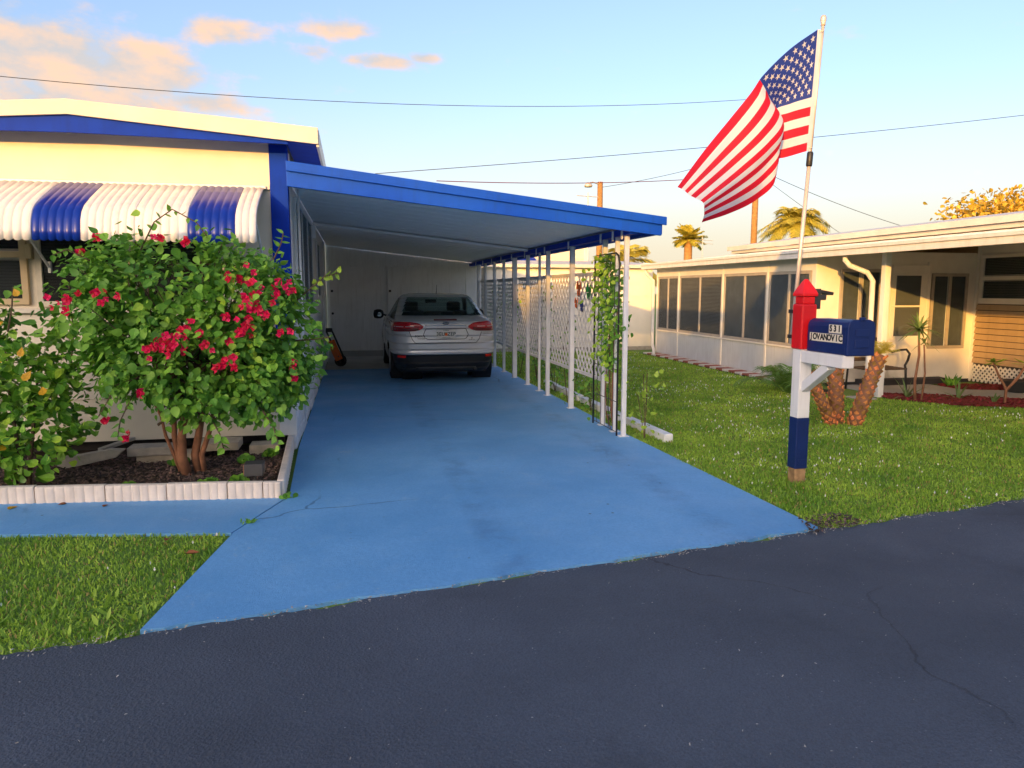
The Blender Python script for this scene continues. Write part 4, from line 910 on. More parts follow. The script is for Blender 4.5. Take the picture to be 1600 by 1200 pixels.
# ================================================================== THE CAR (rear towards the camera)
CARX, CARY = 1.49, 12.0
car = thing('parked_car', (CARX, CARY + 2.2, .022), 'silver four door sedan parked nose-in under the carport', 'car')
G0 = .022
ZT = [.17, .24, .34, .455, .475, .50, .56, .66, .78, .90, .97, 1.02, 1.05, 1.075, 1.10, 1.16, 1.24, 1.32, 1.38, 1.42, 1.448, 1.462, 1.47]
WT = [.78, .83, .86, .872, .880, .895, .903, .905, .902, .888, .868, .842, .822, .808, .795, .765, .725, .682, .645, .61, .55, .46, .30]
YR = [.16, .09, .045, .03, .015, .0, .012, .045, .055, .06, .065, .085, .17, .33, .50, .62, .79, .98, 1.14, 1.29, 1.48, 1.68, 1.9]
YF = [4.40, 4.46, 4.5, 4.5, 4.5, 4.5, 4.49, 4.45, 4.32, 3.85, 3.50, 3.30, 3.22, 3.15, 3.10, 2.98, 2.80, 2.60, 2.44, 2.32, 2.20, 2.10, 2.0]
NT = [7, 7, 7, 7, 7, 7, 7, 7, 7, 7, 7, 6.5, 6, 5.5, 5, 5, 5, 5, 5, 5, 4.5, 4, 3]
def cpar(z): return [float(np.interp(z, ZT, T)) for T in (WT, YR, YF, NT)]
def rear_y(x, z):
    w_, yr, yf, n = cpar(z); t = min(abs(x) / w_, .9999); L_ = (yf - yr) / 2; return yr + L_ - L_ * (1 - t ** n) ** (1 / n)
zs = sorted(set(ZT + [float(v) for v in np.arange(.18, 1.46, .02)])); M_ = 176
rows = []
for z in zs:
    w_, yr, yf, n = cpar(z); L_ = (yf - yr) / 2; yc = yr + L_; th = np.linspace(0, 2 * np.pi, 1400, endpoint=False)
    c, s_ = np.cos(th), np.sin(th); X = w_ * np.sign(c) * np.abs(c) ** (2 / n); Y = yc + L_ * np.sign(s_) * np.abs(s_) ** (2 / n)
    P = np.stack([X, Y], 1); P2 = np.vstack([P, P[:1]]); d = np.r_[0, np.cumsum(np.hypot(*np.diff(P2, axis=0).T))]; u = np.linspace(0, d[-1], M_, endpoint=False)
    rows.append(np.stack([np.interp(u, d, P2[:, 0]), np.interp(u, d, P2[:, 1]), np.full(M_, z)], 1))
RV = np.array(rows); nzr = len(zs)
cats = {'body': [], 'valance': [], 'rear_window': [], 'windscreen': [], 'side_window': [], 'side_window2': []}
wheels_y = (.93, 3.58)
for i in range(nzr - 1):
    for j in range(M_):
        q = [(i, j), (i, (j + 1) % M_), (i + 1, (j + 1) % M_), (i + 1, j)]; C_ = np.mean([RV[a] for a in q], 0); x, y, z = C_
        w_, yr, yf, n = cpar(z); side = abs(x) > .93 * w_ and yr + .38 < y < yf - .3
        if any((y - wy) ** 2 + (z - .30) ** 2 < .365 ** 2 for wy in wheels_y) and abs(x) > .55: continue
        k_ = 'body'
        if z < .47 and y < .75: k_ = 'valance'
        elif 1.105 < z < 1.395 and abs(x) < .86 * w_ and y < 2: k_ = 'rear_window'
        elif 1.105 < z < 1.40 and abs(x) < .90 * w_ and y > 2: k_ = 'windscreen'
        elif 1.03 < z < 1.375 and abs(x) > .95 * w_ and yr + .42 < y < yf - .35 and abs(y - 1.95) > .06: k_ = 'side_window' if x < 0 else 'side_window2'
        cats[k_].append(q)
def car_part(name, qs, m, off=0.0):
    idx = {}; V = []; F = []
    for q in qs:
        f = []
        for a in q:
            if a not in idx: idx[a] = len(V); p = RV[a]; V.append((CARX + p[0], CARY + p[1], G0 + p[2]))
            f.append(idx[a])
        F.append(tuple(f))
    return MB().add(V, F).build(name, m, car, smooth=True, fix=False)
body = car_part('body', cats['body'], 'car_paint')
top = RV[-1]; MB().add([(CARX + p[0], CARY + p[1], G0 + p[2]) for p in top], [tuple(range(M_))]).build('roof_skin', 'car_paint', body, fix=False)
car_part('rear_valance', cats['valance'], 'car_black')
car_part('rear_window', cats['rear_window'], 'car_glass'); car_part('windscreen', cats['windscreen'], 'car_glass')
car_part('side_window', cats['side_window'], 'car_glass'); car_part('side_window', cats['side_window2'], 'car_glass')
def patch(name, x0, x1, zl, zh, m, off, parent=car, nx=16, nz=6, thick=.012):
    V = []; F = []
    for i in range(nx + 1):
        x = x0 + (x1 - x0) * i / nx; a, b = zl(x), zh(x)
        for j in range(nz + 1):
            z = a + (b - a) * j / nz; V.append((CARX + x, CARY + rear_y(x, z) - off, G0 + z))
    k = nz + 1
    for i in range(nx):
        for j in range(nz): F.append((i * k + j, (i + 1) * k + j, (i + 1) * k + j + 1, i * k + j + 1))
    o = MB().add(V, F).build(name, m, parent, smooth=True, fix=False); md = o.modifiers.new('solid', 'SOLIDIFY'); md.thickness = thick; md.offset = 0
    return o
def lin(pts):
    X, Z = zip(*pts); return lambda x: float(np.interp(abs(x), X, Z))
zl = lin([(.36, .925), (.42, .880), (.5, .862), (.7, .855), (.87, .850)]); zh = lin([(.36, .935), (.44, .985), (.55, 1.005), (.7, 1.012), (.87, 1.01)])
for sg in (-1, 1):
    la = patch('tail_lamp', sg * .37, sg * .868, zl, zh, 'lamp_red', .008)
    patch('lamp_lower', sg * .45, sg * .866, lambda x: zl(x) + .004, lambda x: zl(x) + .05, 'lamp_dark', .0125, la, thick=.006)
    patch('lamp_strip', sg * .52, sg * .66, lambda x: .930, lambda x: .940, 'lamp_clear', .0155, la, nz=2, thick=.004)
    patch('lamp_strip', sg * .69, sg * .84, lambda x: .928, lambda x: .938, 'lamp_clear', .0155, la, nz=2, thick=.004)
    patch('reflector', sg * .66, sg * .78, lambda x: .425, lambda x: .462, 'reflector', .008)
patch('brake_light', -.19, .19, lambda x: 1.033, lambda x: 1.050, 'lamp_dark', .010, nx=8, nz=2)
patch('trim_bar', -.34, .34, lambda x: .945 - .02 * abs(x), lambda x: .962 - .02 * abs(x), 'chrome', .010, nz=2)
def seam(pts, r=.0045):
    out = []
    for (a, b) in zip(pts[:-1], pts[1:]):
        for t in np.linspace(0, 1, 9)[:-1]: x, z = a[0] + (b[0] - a[0]) * t, a[1] + (b[1] - a[1]) * t; out.append((CARX + x, CARY + rear_y(x, z) - .0, G0 + z))
    return MB().tube(out, r, 5)
seam([(-.60, .857), (-.55, .72), (-.50, .665), (.50, .665), (.55, .72), (.60, .857)], .0055).build('boot_seam', 'car_black', body)
seam([(-.84, .80), (-.62, .80)], .0025).build('bumper_seam', 'car_black', body); seam([(.62, .80), (.84, .80)], .0025).build('bumper_seam', 'car_black', body)
seam([(-.34, .745), (-.30, .725), (.30, .725), (.34, .745), (.37, .80), (.33, .895), (-.33, .895), (-.37, .80), (-.34, .745)], .006).build('plate_recess', 'car_black', body)
patch('bumper_ridge', -.80, .80, lambda x: .482, lambda x: .505, 'car_paint', .012, body, 24, 2)
# badge, plate, lettering
yb = CARY + rear_y(0, .985)
bo = MB(); bo.lathe((CARX, yb - .012, G0 + .985), [(.001, -.004), (.055, -.004), (.062, .002), (.06, .014)], 24, 'y'); o = bo.build('badge', 'chrome', car, smooth=True); o.scale = (1, 1, .46)
bo = MB(); bo.lathe((CARX, yb - .0175, G0 + .985), [(.001, -.002), (.050, -.002), (.052, .004)], 24, 'y'); o2 = bo.build('badge_field', 'badge_blue', o)
text_mesh('lettering', 'Ford', .036, 'chrome', car, (CARX, yb - .0205, G0 + .985), (R(90), 0, 0), .0006).rotation_euler = (R(90), 0, 0)
yp = CARY + rear_y(0, .81) - .022
pl = MB().box(CARX - .155, CARX + .155, yp - .003, yp + .003, G0 + .735, G0 + .885).build('number_plate', 'plate', car, .003)
text_mesh('lettering', '3EU', .085, 'plate_green', pl, (CARX - .088, yp - .0045, G0 + .808), (R(90), 0, 0)); text_mesh('lettering', 'ZEP', .085, 'plate_green', pl, (CARX + .088, yp - .0045, G0 + .808), (R(90), 0, 0))
m = MB().lathe((CARX, yp - .004, G0 + .805), [(.001, -.001), (.026, -.001), (.026, .0005)], 14, 'y').build('plate_fruit', 'orange', pl)
MB().box(CARX - .015, CARX + .015, yp - .005, yp - .0035, G0 + .83, G0 + .838).build('plate_leaf', 'green_paint', pl)
text_mesh('lettering', 'FLORIDA', .022, 'plate_green', pl, (CARX, yp - .0045, G0 + .870), (R(90), 0, 0)); text_mesh('lettering', 'SUNSHINE STATE', .018, 'plate_green', pl, (CARX, yp - .0045, G0 + .748), (R(90), 0, 0))
for body_, x, z, s_ in (('FOCUS', -.43, .775, .05), ('TITANIUM', -.41, .735, .026), ('SFI', .43, .74, .03), ('ECOBOOST', .43, .712, .02)):
    text_mesh('lettering', body_, s_, 'ink', car, (CARX + x, CARY + rear_y(x, z) - .005, G0 + z), (R(90), 0, R(-3 if x > 0 else 3) * -1), .002)
patch('diffuser', -.5, .5, lambda x: .205, lambda x: .265, 'dark_plastic', .006, nz=3)
MB().tube([(CARX + .48, CARY + .06, G0 + .225), (CARX + .48, CARY + .4, G0 + .225)], .035, 12).build('exhaust_pipe', 'dark_plastic', car, smooth=True)
MB().box(CARX - .70, CARX + .70, CARY + .25, CARY + 4.3, G0 + .17, G0 + .20).build('floor_pan', 'underside', car)
for wy in wheels_y:
    for sg in (-1, 1):
        c = (CARX + sg * .775, CARY + wy, G0 + .318)
        wt = MB().lathe(c, [(.20, -.10), (.27, -.105), (.305, -.095), (.317, -.07), (.318, .07), (.305, .095), (.27, .105), (.20, .10)], 36, 'x').build('wheel', 'tyre', car, smooth=False)
        rm = MB(); cx = c[0] + sg * .085
        rm.lathe((cx, c[1], c[2]), [(.19, -.02), (.215, -.02), (.215, .02), (.19, .02)], 28, 'x'); rm.lathe((cx, c[1], c[2]), [(.01, -.015), (.05, -.015), (.05, .018), (.01, .02)], 12, 'x')
        for a in range(5):
            t = a * 2 * math.pi / 5; rm.beam((cx + sg * .005, c[1] + .03 * math.cos(t), c[2] + .03 * math.sin(t)), (cx + sg * .005, c[1] + .2 * math.cos(t), c[2] + .2 * math.sin(t)), .018, .055)
        rm.build('rim', 'rim', wt)
        liner = MB().lathe((CARX + sg * .60, CARY + wy, G0 + .30), [(.37, -.08), (.375, .0), (.372, .26)], 28, 'x'); liner.f = liner.f[:-1]; liner.m = liner.m[:-1]; liner.f = [f for f in liner.f if len(f) == 4]; liner.m = [0] * len(liner.f)
        liner.build('wheel_arch', 'car_black', car, smooth=True, fix=False)
for sg in (-1, 1):
    mi = MB().lathe((CARX + sg * 1.0, CARY + 2.82, G0 + 1.06), [(.02, -.09), (.075, -.075), (.092, -.02), (.09, .05), (.06, .10), (.01, .115)], 16, 'x').build('side_mirror', 'car_black', car, smooth=True)
    MB().lathe((CARX + sg * .975, CARY + 2.735, G0 + 1.05), [(.005, -.004), (.042, -.004), (.042, .02)], 14, 'y').build('mirror_glass', 'mirror', mi)
    MB().beam((CARX + sg * .84, CARY + 2.86, G0 + 1.03), (CARX + sg * .93, CARY + 2.84, G0 + 1.05), .05, .03).build('mirror_arm', 'car_black', mi)
    for yw in (1.05, 1.97, 3.05):
        pts = [(CARX + sg * (cpar(z)[0] + .0005), CARY + yw, G0 + z) for z in np.arange(.32, 1.03, .05)]
        if abs(yw - .93) > .3: MB().tube(pts, .004, 5).build('door_seam', 'car_black', body)
    for yw in (1.28, 2.2): MB().box(CARX + sg * .905 - .012, CARX + sg * .905 + .012, CARY + yw, CARY + yw + .17, G0 + .86, G0 + .885).build('door_handle', 'car_paint', car, .006)
MB().tube([(CARX + .02, CARY + 1.62, G0 + 1.45), (CARX + .02, CARY + 1.50, G0 + 1.62)], [.007, .003], 6).build('antenna', 'dark_plastic', car)
# inside: seats with head rests, shelf, mirror
for x, y in ((-.40, 2.05), (.40, 2.05)):
    st_ = MB().box(CARX + x - .24, CARX + x + .24, CARY + y, CARY + y + .14, G0 + .45, G0 + 1.12).build('seat', 'seat', car, .04); MB().box(CARX + x - .13, CARX + x + .13, CARY + y + .01, CARY + y + .11, G0 + 1.13, G0 + 1.31).build('head_rest', 'seat', st_, .04)
bs = MB().box(CARX - .66, CARX + .66, CARY + 1.05, CARY + 1.2, G0 + .45, G0 + 1.06).build('back_seat', 'seat', car, .04)
for x in (-.38, .38): MB().box(CARX + x - .12, CARX + x + .12, CARY + 1.07, CARY + 1.16, G0 + 1.065, G0 + 1.17).build('head_rest', 'seat', bs, .03)
MB().box(CARX - .7, CARX + .7, CARY + .60, CARY + 1.04, G0 + 1.02, G0 + 1.04).build('parcel_shelf', 'seat', car)
MB().box(CARX - .11, CARX + .11, CARY + 2.42, CARY + 2.45, G0 + 1.28, G0 + 1.35).build('rear_view_mirror', 'car_black', car, .01)
MB().box(CARX - .68, CARX + .68, CARY + 2.75, CARY + 3.1, G0 + .6, G0 + 1.03).build('dashboard', 'seat', car, .03)

# ================================================================== MAILBOX, FLAG
mp = thing('mailbox_post', (3.49, 5.2, 0), 'wooden mailbox post painted red, white and blue, bare at its foot', 'post')
px, py = 3.49, 5.22
MB().box(px - .049, px + .049, py - .049, py + .049, 0, .125).build('foot', 'wood_weathered', mp, .006)
MB().box(px - .055, px + .055, py - .055, py + .055, .122, .535).build('blue_section', 'navy', mp, .006)
MB().box(px - .053, px + .053, py - .053, py + .053, .536, 1.085).build('white_section', 'white', mp, .006)
MB().box(px - .066, px + .066, py - .066, py + .066, 1.086, 1.44).build('red_section', 'red_paint', mp, .012)
MB().box(px - .052, px + .052, py - .052, py + .052, 1.441, 1.50).build('neck', 'red_paint', mp, .006)
h_ = .068; V = [(px + a_ * q_, py + b_ * q_, z_) for q_, z_ in ((h_, 1.501), (h_, 1.522), (h_ * .72, 1.565), (h_ * .16, 1.635)) for a_, b_ in ((-1, -1), (1, -1), (1, 1), (-1, 1))]
MB().add(V, [(3, 2, 1, 0), (12, 13, 14, 15)] + [(4 * l + i, 4 * l + (i + 1) % 4, 4 * l + 4 + (i + 1) % 4, 4 * l + 4 + i) for l in range(3) for i in range(4)]).build('cap', 'red_paint', mp, .005)
MB().box(px - .048, px + .048, 4.66, py - .0535, .985, 1.078).build('arm', 'white', mp, .006)
MB().beam((px, py - .045, .78), (px, 4.86, .985), .07, .07).build('brace', 'white', mp, .005)
MB().box(px - .03, px + .035, py - .061, py - .0555, .16, .20).build('tag_plate', 'navy', mp, .002)
mx = thing('mailbox', (3.55, 4.9, 1.08), 'navy blue mailbox lettered S31 on the wooden arm', 'mailbox')
bw, zb = .108, 1.080; cxm = 3.575
sec = [(cxm - bw, zb), (cxm + bw, zb), (cxm + bw, zb + .16)] + [(cxm + bw * math.cos(a), zb + .16 + .085 * math.sin(a)) for a in np.linspace(0, math.pi, 13)[1:-1]] + [(cxm - bw, zb + .16)]
sec = [(cxm - bw, zb), (cxm + bw, zb), (cxm + bw, zb + .20), (cxm + bw - .012, zb + .235), (cxm + bw - .045, zb + .252), (cxm - bw + .045, zb + .252), (cxm - bw + .012, zb + .235), (cxm - bw, zb + .20)]
MB().prism(sec, 'y', 4.68, 5.135).build('box', 'navy', mx, .006)
rim_ = [(cxm + (x - cxm) * 1.05, zb + (z - zb) * 1.04 - .004) for x, z in sec]
dr = MB().prism(rim_, 'y', 4.645, 4.679).build('door', 'navy', mx, .006)
MB().box(cxm - .055, cxm + .055, 4.638, 4.646, zb + .055, zb + .115).build('door_panel', 'navy', dr, .004); MB().box(cxm - .055, cxm + .055, 4.638, 4.646, zb + .135, zb + .19).build('door_panel', 'navy', dr, .004)
MB().box(cxm - .02, cxm + .02, 4.635, 4.66, zb + .25, zb + .275).build('latch', 'navy', dr, .004)
# the lettering cards on the side towards the drive: one card a letter
def cards(word, y_first, pitch, zc, h, w_):
    for i, ch in enumerate(word):
        yc = y_first - i * pitch; c_ = MB().box(cxm - bw - .0025, cxm - bw - .0005, yc - w_ / 2, yc + w_ / 2, zc - h / 2, zc + h / 2).build('letter_card', 'letter_card', mx)
        text_mesh('letter', ch, h * 1.02, 'ink', c_, (cxm - bw - .0032, yc, zc + .001), (R(90), 0, R(-90)), .0004, bold=.045)
cards('S31', 4.845, .0485, zb + .185, .062, .0475); cards('JOVANOVIC', 5.078, .0435, zb + .115, .062, .0425)
sr = thing('solar_light', (3.62, 5.3, 1.4), 'small black solar light clamped to the red post top', 'light')
MB().box(px + .0665, px + .12, py - .03, py + .05, 1.40, 1.56).build('bracket', 'dark_plastic', sr, .006)
MB().obox((px + .175, py + .02, 1.53), (.06, .045, .012), (0, R(10), 0)).build('solar_panel', 'black_metal', sr, .004)
MB().box(px + .11, px + .17, py - .03, py + .03, 1.47, 1.515).build('lamp_head', 'dark_plastic', sr, .008)

fp = thing('flag_pole', (3.42, 5.34, .9), 'slim metal flag pole strapped behind the red mailbox post', 'flag pole')
PB, PT = Vector((3.452, 5.325, 1.12)), Vector((3.52, 5.21, 3.56))
def pole_at(z): t = (z - PB.z) / (PT.z - PB.z); return PB.lerp(PT, t)
MB().tube([pole_at(1.12), pole_at(2.55)], .0155, 10).build('lower_pole', 'pole_metal', fp, smooth=True)
MB().tube([pole_at(2.545), pole_at(3.52)], .0125, 10).build('upper_pole', 'pole_metal', fp, smooth=True)
MB().tube([pole_at(2.50), pole_at(2.51), pole_at(2.60), pole_at(2.61)], [.02, .024, .024, .018], 10).build('coupling', 'black_metal', fp, smooth=True)
pt = pole_at(3.52); MB().lathe(tuple(pt), [(.0125, 0), (.019, .005), (.017, .02), (.022, .035), (.023, .06), (.016, .075), (.002, .08)], 12).build('finial', 'pole_metal', fp, smooth=True)
for z in (1.18, 1.38): MB().box(px - .062, px - .012, py + .0665, py + .128, z - .015, z + .015).build('strap', 'black_metal', fp, .003)
UU = [0, .2, .38, .46, .6, .8, 1]; VV = [0, .25, .5, .75, 1]
NX = [[3.47, 3.465, 3.46, 3.455, 3.45], [3.22, 3.28, 3.31, 3.30, 3.28], [3.01, 3.10, 3.20, 3.17, 3.13], [2.91, 3.06, 3.16, 3.16, 3.14], [2.78, 2.92, 3.03, 3.04, 3.02], [2.60, 2.71, 2.80, 2.84, 2.83], [2.42, 2.47, 2.52, 2.57, 2.62]]
NZ = [[3.49, 3.27, 3.04, 2.82, 2.61], [3.32, 3.16, 2.99, 2.78, 2.56], [3.12, 3.01, 2.93, 2.73, 2.53], [2.99, 2.90, 2.77, 2.60, 2.37], [2.82, 2.73, 2.61, 2.44, 2.23], [2.58, 2.50, 2.41, 2.29, 2.13], [2.32, 2.26, 2.19, 2.13, 2.06]]
NY = [[5.205, 5.21, 5.22, 5.23, 5.24], [5.16, 5.20, 5.26, 5.27, 5.27], [5.16, 5.22, 5.31, 5.33, 5.34], [5.14, 5.12, 5.10, 5.13, 5.16], [5.18, 5.06, 5.05, 5.12, 5.20], [5.26, 5.13, 5.06, 5.12, 5.24], [5.32, 5.20, 5.10, 5.16, 5.27]]
def cr(xs, ys, x):       # monotone-ish cubic through points
    xs = np.array(xs); ys = np.array(ys, float); i = int(np.clip(np.searchsorted(xs, x) - 1, 0, len(xs) - 2)); h = xs[i + 1] - xs[i]; t = (x - xs[i]) / h
    def sl(k):
        if k == 0: return (ys[1] - ys[0]) / (xs[1] - xs[0])
        if k == len(xs) - 1: return (ys[-1] - ys[-2]) / (xs[-1] - xs[-2])
        return (ys[k + 1] - ys[k - 1]) / (xs[k + 1] - xs[k - 1])
    a, b = sl(i) * h, sl(i + 1) * h
    return (2 * t ** 3 - 3 * t ** 2 + 1) * ys[i] + (t ** 3 - 2 * t ** 2 + t) * a + (-2 * t ** 3 + 3 * t ** 2) * ys[i + 1] + (t ** 3 - t ** 2) * b
def flag_pt(u, v):
    o = [cr(UU, [cr(VV, A[k], v) for k in range(7)], u) for A in (NX, NY, NZ)]
    o[1] += .018 * u * math.sin(9 * v + 5 * u) + .010 * math.sin(16 * v + 3) * u
    return Vector(o)
flag = thing('flag', (3.45, 5.22, 2.05), 'red, white and blue starred and striped flag hanging from the pole', 'flag')
nu = 60
for r_ in range(13):
    v0, v1 = r_ / 13, (r_ + 1) / 13; us = .4 if r_ < 7 else 0.0; V = []; F = []; ns = 4
    cols = [us + (1 - us) * i / nu for i in range(nu + 1)]
    for u in cols:
        for j in range(ns + 1): V.append(flag_pt(u, v0 + (v1 - v0) * j / ns))
    k = ns + 1
    for i in range(nu):
        for j in range(ns): F.append((i * k + j, (i + 1) * k + j, (i + 1) * k + j + 1, i * k + j + 1))
    MB().add(V, F).build('stripe', 'flag_red' if r_ % 2 == 0 else 'flag_white', flag, smooth=True, fix=False)
V = []; F = []; nu2, nv2 = 30, 24
for i in range(nu2 + 1):
    for j in range(nv2 + 1): V.append(flag_pt(.4 * i / nu2, 7 / 13 * j / nv2))
for i in range(nu2):
    for j in range(nv2): F.append((i * (nv2 + 1) + j, (i + 1) * (nv2 + 1) + j, (i + 1) * (nv2 + 1) + j + 1, i * (nv2 + 1) + j + 1))
canton = MB().add(V, F).build('canton', 'flag_blue', flag, smooth=True, fix=False)
def star(uc, vc):
    mb = MB(); rr = .0308 * 1.0; L_, Hh = 1.5, .91
    for side in (1, -1):
        P = []
        for i in range(10):
            a = math.pi / 2 + i * math.pi / 5; r_ = rr if i % 2 == 0 else rr * .4; u = uc + r_ * math.cos(a) / L_; v = vc - r_ * math.sin(a) / Hh
            p = flag_pt(u, v); e = .004; nrm = (flag_pt(u + e, v) - p).cross(flag_pt(u, v + e) - p).normalized(); P.append(p + nrm * .0015 * side)
        c = flag_pt(uc, vc); P.append(c + nrm * .0015 * side); mb.add(P, [(i, (i + 1) % 10, 10) for i in range(10)])
    mb.build('star', 'flag_white', canton, fix=False)
for r_ in range(9):
    n = 6 if r_ % 2 == 0 else 5
    for i in range(n): star(.4 * ((i * 2 + (1 if r_ % 2 == 0 else 2)) / 12), 7 / 13 * (r_ + 1) / 10)
V = [flag_pt(0, v) + Vector((dx, 0, 0)) for v in np.linspace(0, 1, 12) for dx in (0, .035)]
MB().add(V, [(2 * i, 2 * i + 1, 2 * i + 3, 2 * i + 2) for i in range(11)]).build('heading', 'flag_white', flag, fix=False)
for v in (.015, .97):
    p = flag_pt(0, v) + Vector((.018, -.004, 0)); q_ = pole_at(p.z); MB().tube([p, (p + q_) / 2 + Vector((0, -.02, 0)), q_ + Vector((0, -.014, 0))], .0035, 6).build('clip', 'pole_metal', flag)

# ================================================================== NEIGHBOURING HOUSE
nh = thing('neighbour_house', (9, 12, 0), 'neighbouring cream house with long windowed side and low overhanging roof', 'house')
NX0, NYF, NYB = 7.2, 10.5, 16.75
MB().box(NX0 + .03, 10.2, NYF + .03, NYB, .0, 2.16).build('room_core', 'neighbour_white', nh)
# side wall: knee panels, sill, windows, mullion posts, lintel
ys = [16.75, 15.55, 13.52, 11.9, 10.62]
for a, b in zip(ys[1:], ys[:-1]):
    MB().box(NX0, NX0 + .029, a + .006, b - .006, .06, .575).build('knee_panel', 'panel_grey', nh, .003)
    window(nh, a + .03, b - .03, .605, 1.86, 'x-', NX0 + .0285, 'bronze_frame', 'pane_dark', 2, 'blind' if a > 11.95 else 'curtain', fw=.05, depth=.03)
    MB().box(NX0 - .012, NX0 + .029, b - .028, b + .028, .06, 2.1).build('mullion_post', 'neighbour_white', nh, .003)
MB().box(NX0 - .022, NX0 + .029, NYF + .1, NYB, .576, .604).build('sill_rail', 'neighbour_white', nh, .003)
MB().box(NX0 - .005, NX0 + .029, NYF + .1, NYB, 1.862, 2.12).build('lintel', 'neighbour_white', nh, .003)
MB().box(NX0 - .004, NX0 + .029, NYF + .1, NYB, .0, .058).build('base_rail', 'brick_white', nh, .003)
MB().box(NX0 - .014, NX0 + .16, NYF - .012, NYF + .10, .0, 2.15).build('corner_post', 'neighbour_white', nh, .006)
# front wall of the side room
MB().box(NX0 + .161, 10.2, NYF, NYF + .029, .06, 2.15).build('front_wall', 'neighbour_white', nh)
MB().box(NX0 + .161, 10.2, NYF - .002, NYF + .029, .0, .058).build('footing', 'underside', nh)
window(nh, 7.62, 8.38, .60, 1.88, 'y-', NYF - .0005, 'bronze_frame', 'pane_dark', 2, 'curtain', fw=.05, depth=.035)
window(nh, 9.32, 10.02, .58, 1.82, 'y-', NYF - .0005, 'bronze_frame', 'pane_dark', 2, 'curtain', fw=.05, depth=.035)
d = MB().box(8.56, 9.24, NYF - .032, NYF - .001, .08, 1.95).build('door', 'neighbour_white', nh, .004)
for z0, z1 in ((1.30, 1.78), (.80, 1.27)):
    MB().box(8.64, 9.10, NYF - .040, NYF - .033, z0, z1).build('door_pane', 'pane_dark', d)
for z in (.77, 1.27, 1.78): MB().box(8.60, 9.14, NYF - .05, NYF - .033, z, z + .028).build('door_rail', 'neighbour_white', d, .003)
MB().tube([(9.19, NYF - .033, 1.0), (9.19, NYF - .08, 1.0)], [.012, .026], 10).build('door_knob', 'bronze_frame', d)
for x in (8.52, 9.26): MB().box(x - .028, x + .028, NYF - .04, NYF - .001, .06, 2.0).build('door_jamb', 'neighbour_white', nh, .003)
MB().prism([(NYF - .25, .02), (NYF - .003, .02), (NYF - .003, .11), (NYF - .18, .10)], 'x', 8.0, 9.6).build('door_step', 'underside', nh, .004)
# main home: tan lapped siding facing the porch
MX = 10.2
MB().box(MX + .02, 13.8, 3.0, 18.0, .3, 2.55).build('main_wall', 'neighbour_tan', nh)
for i in range(10):
    a = .34 + i * .098; MB().prism([(MX - .030, a), (MX + .007, a), (MX + .007, a + .086), (MX - .012, a + .086)], 'y', 4.0, NYF - .06).build('siding_board', 'neighbour_tan', nh)
MB().box(MX - .02, MX + .0195, NYF - .058, NYF - .002, .06, 2.4).build('corner_trim', 'neighbour_white', nh, .004)
MB().box(MX + .008, MX + .0195, 4.0, NYF - .06, .336, 1.32).build('siding_shade_backing', 'interior', nh)  # lap shadows put in as a near-black sheet behind the board gaps
MB().box(MX - .006, MX + .0195, 4.0, NYF - .06, 1.325, 2.42).build('upper_wall', 'neighbour_white', nh)
for a, b in ((9.42, 10.38), (8.3, 9.34), (7.2, 8.22)):
    window(nh, a, b, 1.36, 2.12, 'x-', MX - .0065, 'neighbour_white', 'pane_dark', 2, 'blind' if b > 10 else 'curtain', vertical=False, fw=.055, depth=.04)
ls = MB()
for sgn in (1, -1):
    c = 4.0
    while c < NYF:
        a0 = (c, .03) if sgn > 0 else (c + .28, .03); b0 = (c + .28, .31) if sgn > 0 else (c, .31)
        ls.beam((MX - .01 + .006 * sgn, a0[0], a0[1]), (MX - .01 + .006 * sgn, b0[0], b0[1]), .006, .028); c += .085
tag(ls.build('skirting_lattice', 'neighbour_white', nh, fix=False), kind='stuff')
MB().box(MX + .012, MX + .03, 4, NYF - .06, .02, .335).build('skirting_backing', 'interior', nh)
# roofs
nr = MB().prism([(6.93, 2.10), (6.93, 2.145), (10.0, 2.47), (10.0, 2.40)], 'y', 3.0, 17.0).build('porch_roof', 'panel_grey', nh)
MB().box(6.885, 6.929, 2.99, 17.05, 2.04, 2.165).build('porch_fascia', 'gutter', nr, .006)
MB().box(6.862, 6.884, 2.99, 17.05, 2.125, 2.172).build('gutter_lip', 'gutter', nr, .006)
MB().box(6.93, 10.0, 17.0, 17.03, 2.04, 2.2).build('rear_fascia', 'gutter', nr)
for i in range(28):
    y = 3.25 + i * .5; MB().prism([(6.93, 2.1455), (6.93, 2.165), (9.99, 2.489), (9.99, 2.4695)], 'y', y, y + .035).build('roof_rib', 'panel_grey', nr)
MB().box(9.90, 14.2, 2.8, 18.2, 2.50, 2.575).build('main_fascia', 'roof_cream', nr, .004)
MB().prism([(9.82, 2.576), (12.0, 2.86), (14.3, 2.576), (14.3, 2.69), (12.0, 2.98), (9.82, 2.69)], 'y', 2.7, 18.3).build('main_roof', 'roof_cream', nr, .006)
pp = MB().box(7.42, 7.51, 9.22, 9.31, .0, 2.125).build('porch_post', 'white', nh, .005)
def downspout(pts, r=.038): return MB().tube(pts, r, 10)
downspout([(7.0, 9.55, 2.05), (7.0, 9.55, 1.98), (7.06, 9.52, 1.90), (7.28, 9.42, 1.80), (7.36, 9.40, 1.68), (7.37, 9.40, .30), (7.36, 9.38, .18), (7.26, 9.28, .09), (7.12, 9.15, .06)]).build('downspout', 'gutter', nh, smooth=True)
MB().box(6.94, 7.22, 8.98, 9.28, .002, .03).build('splash_block', 'concrete', nh, .006)
downspout([(6.95, 16.9, 2.05), (6.95, 16.9, 1.98), (7.02, 16.85, 1.86), (7.12, 16.82, 1.78), (7.13, 16.82, .25), (7.08, 16.6, .10), (6.9, 16.2, .06)], .04).build('downspout', 'gutter', nh, smooth=True)
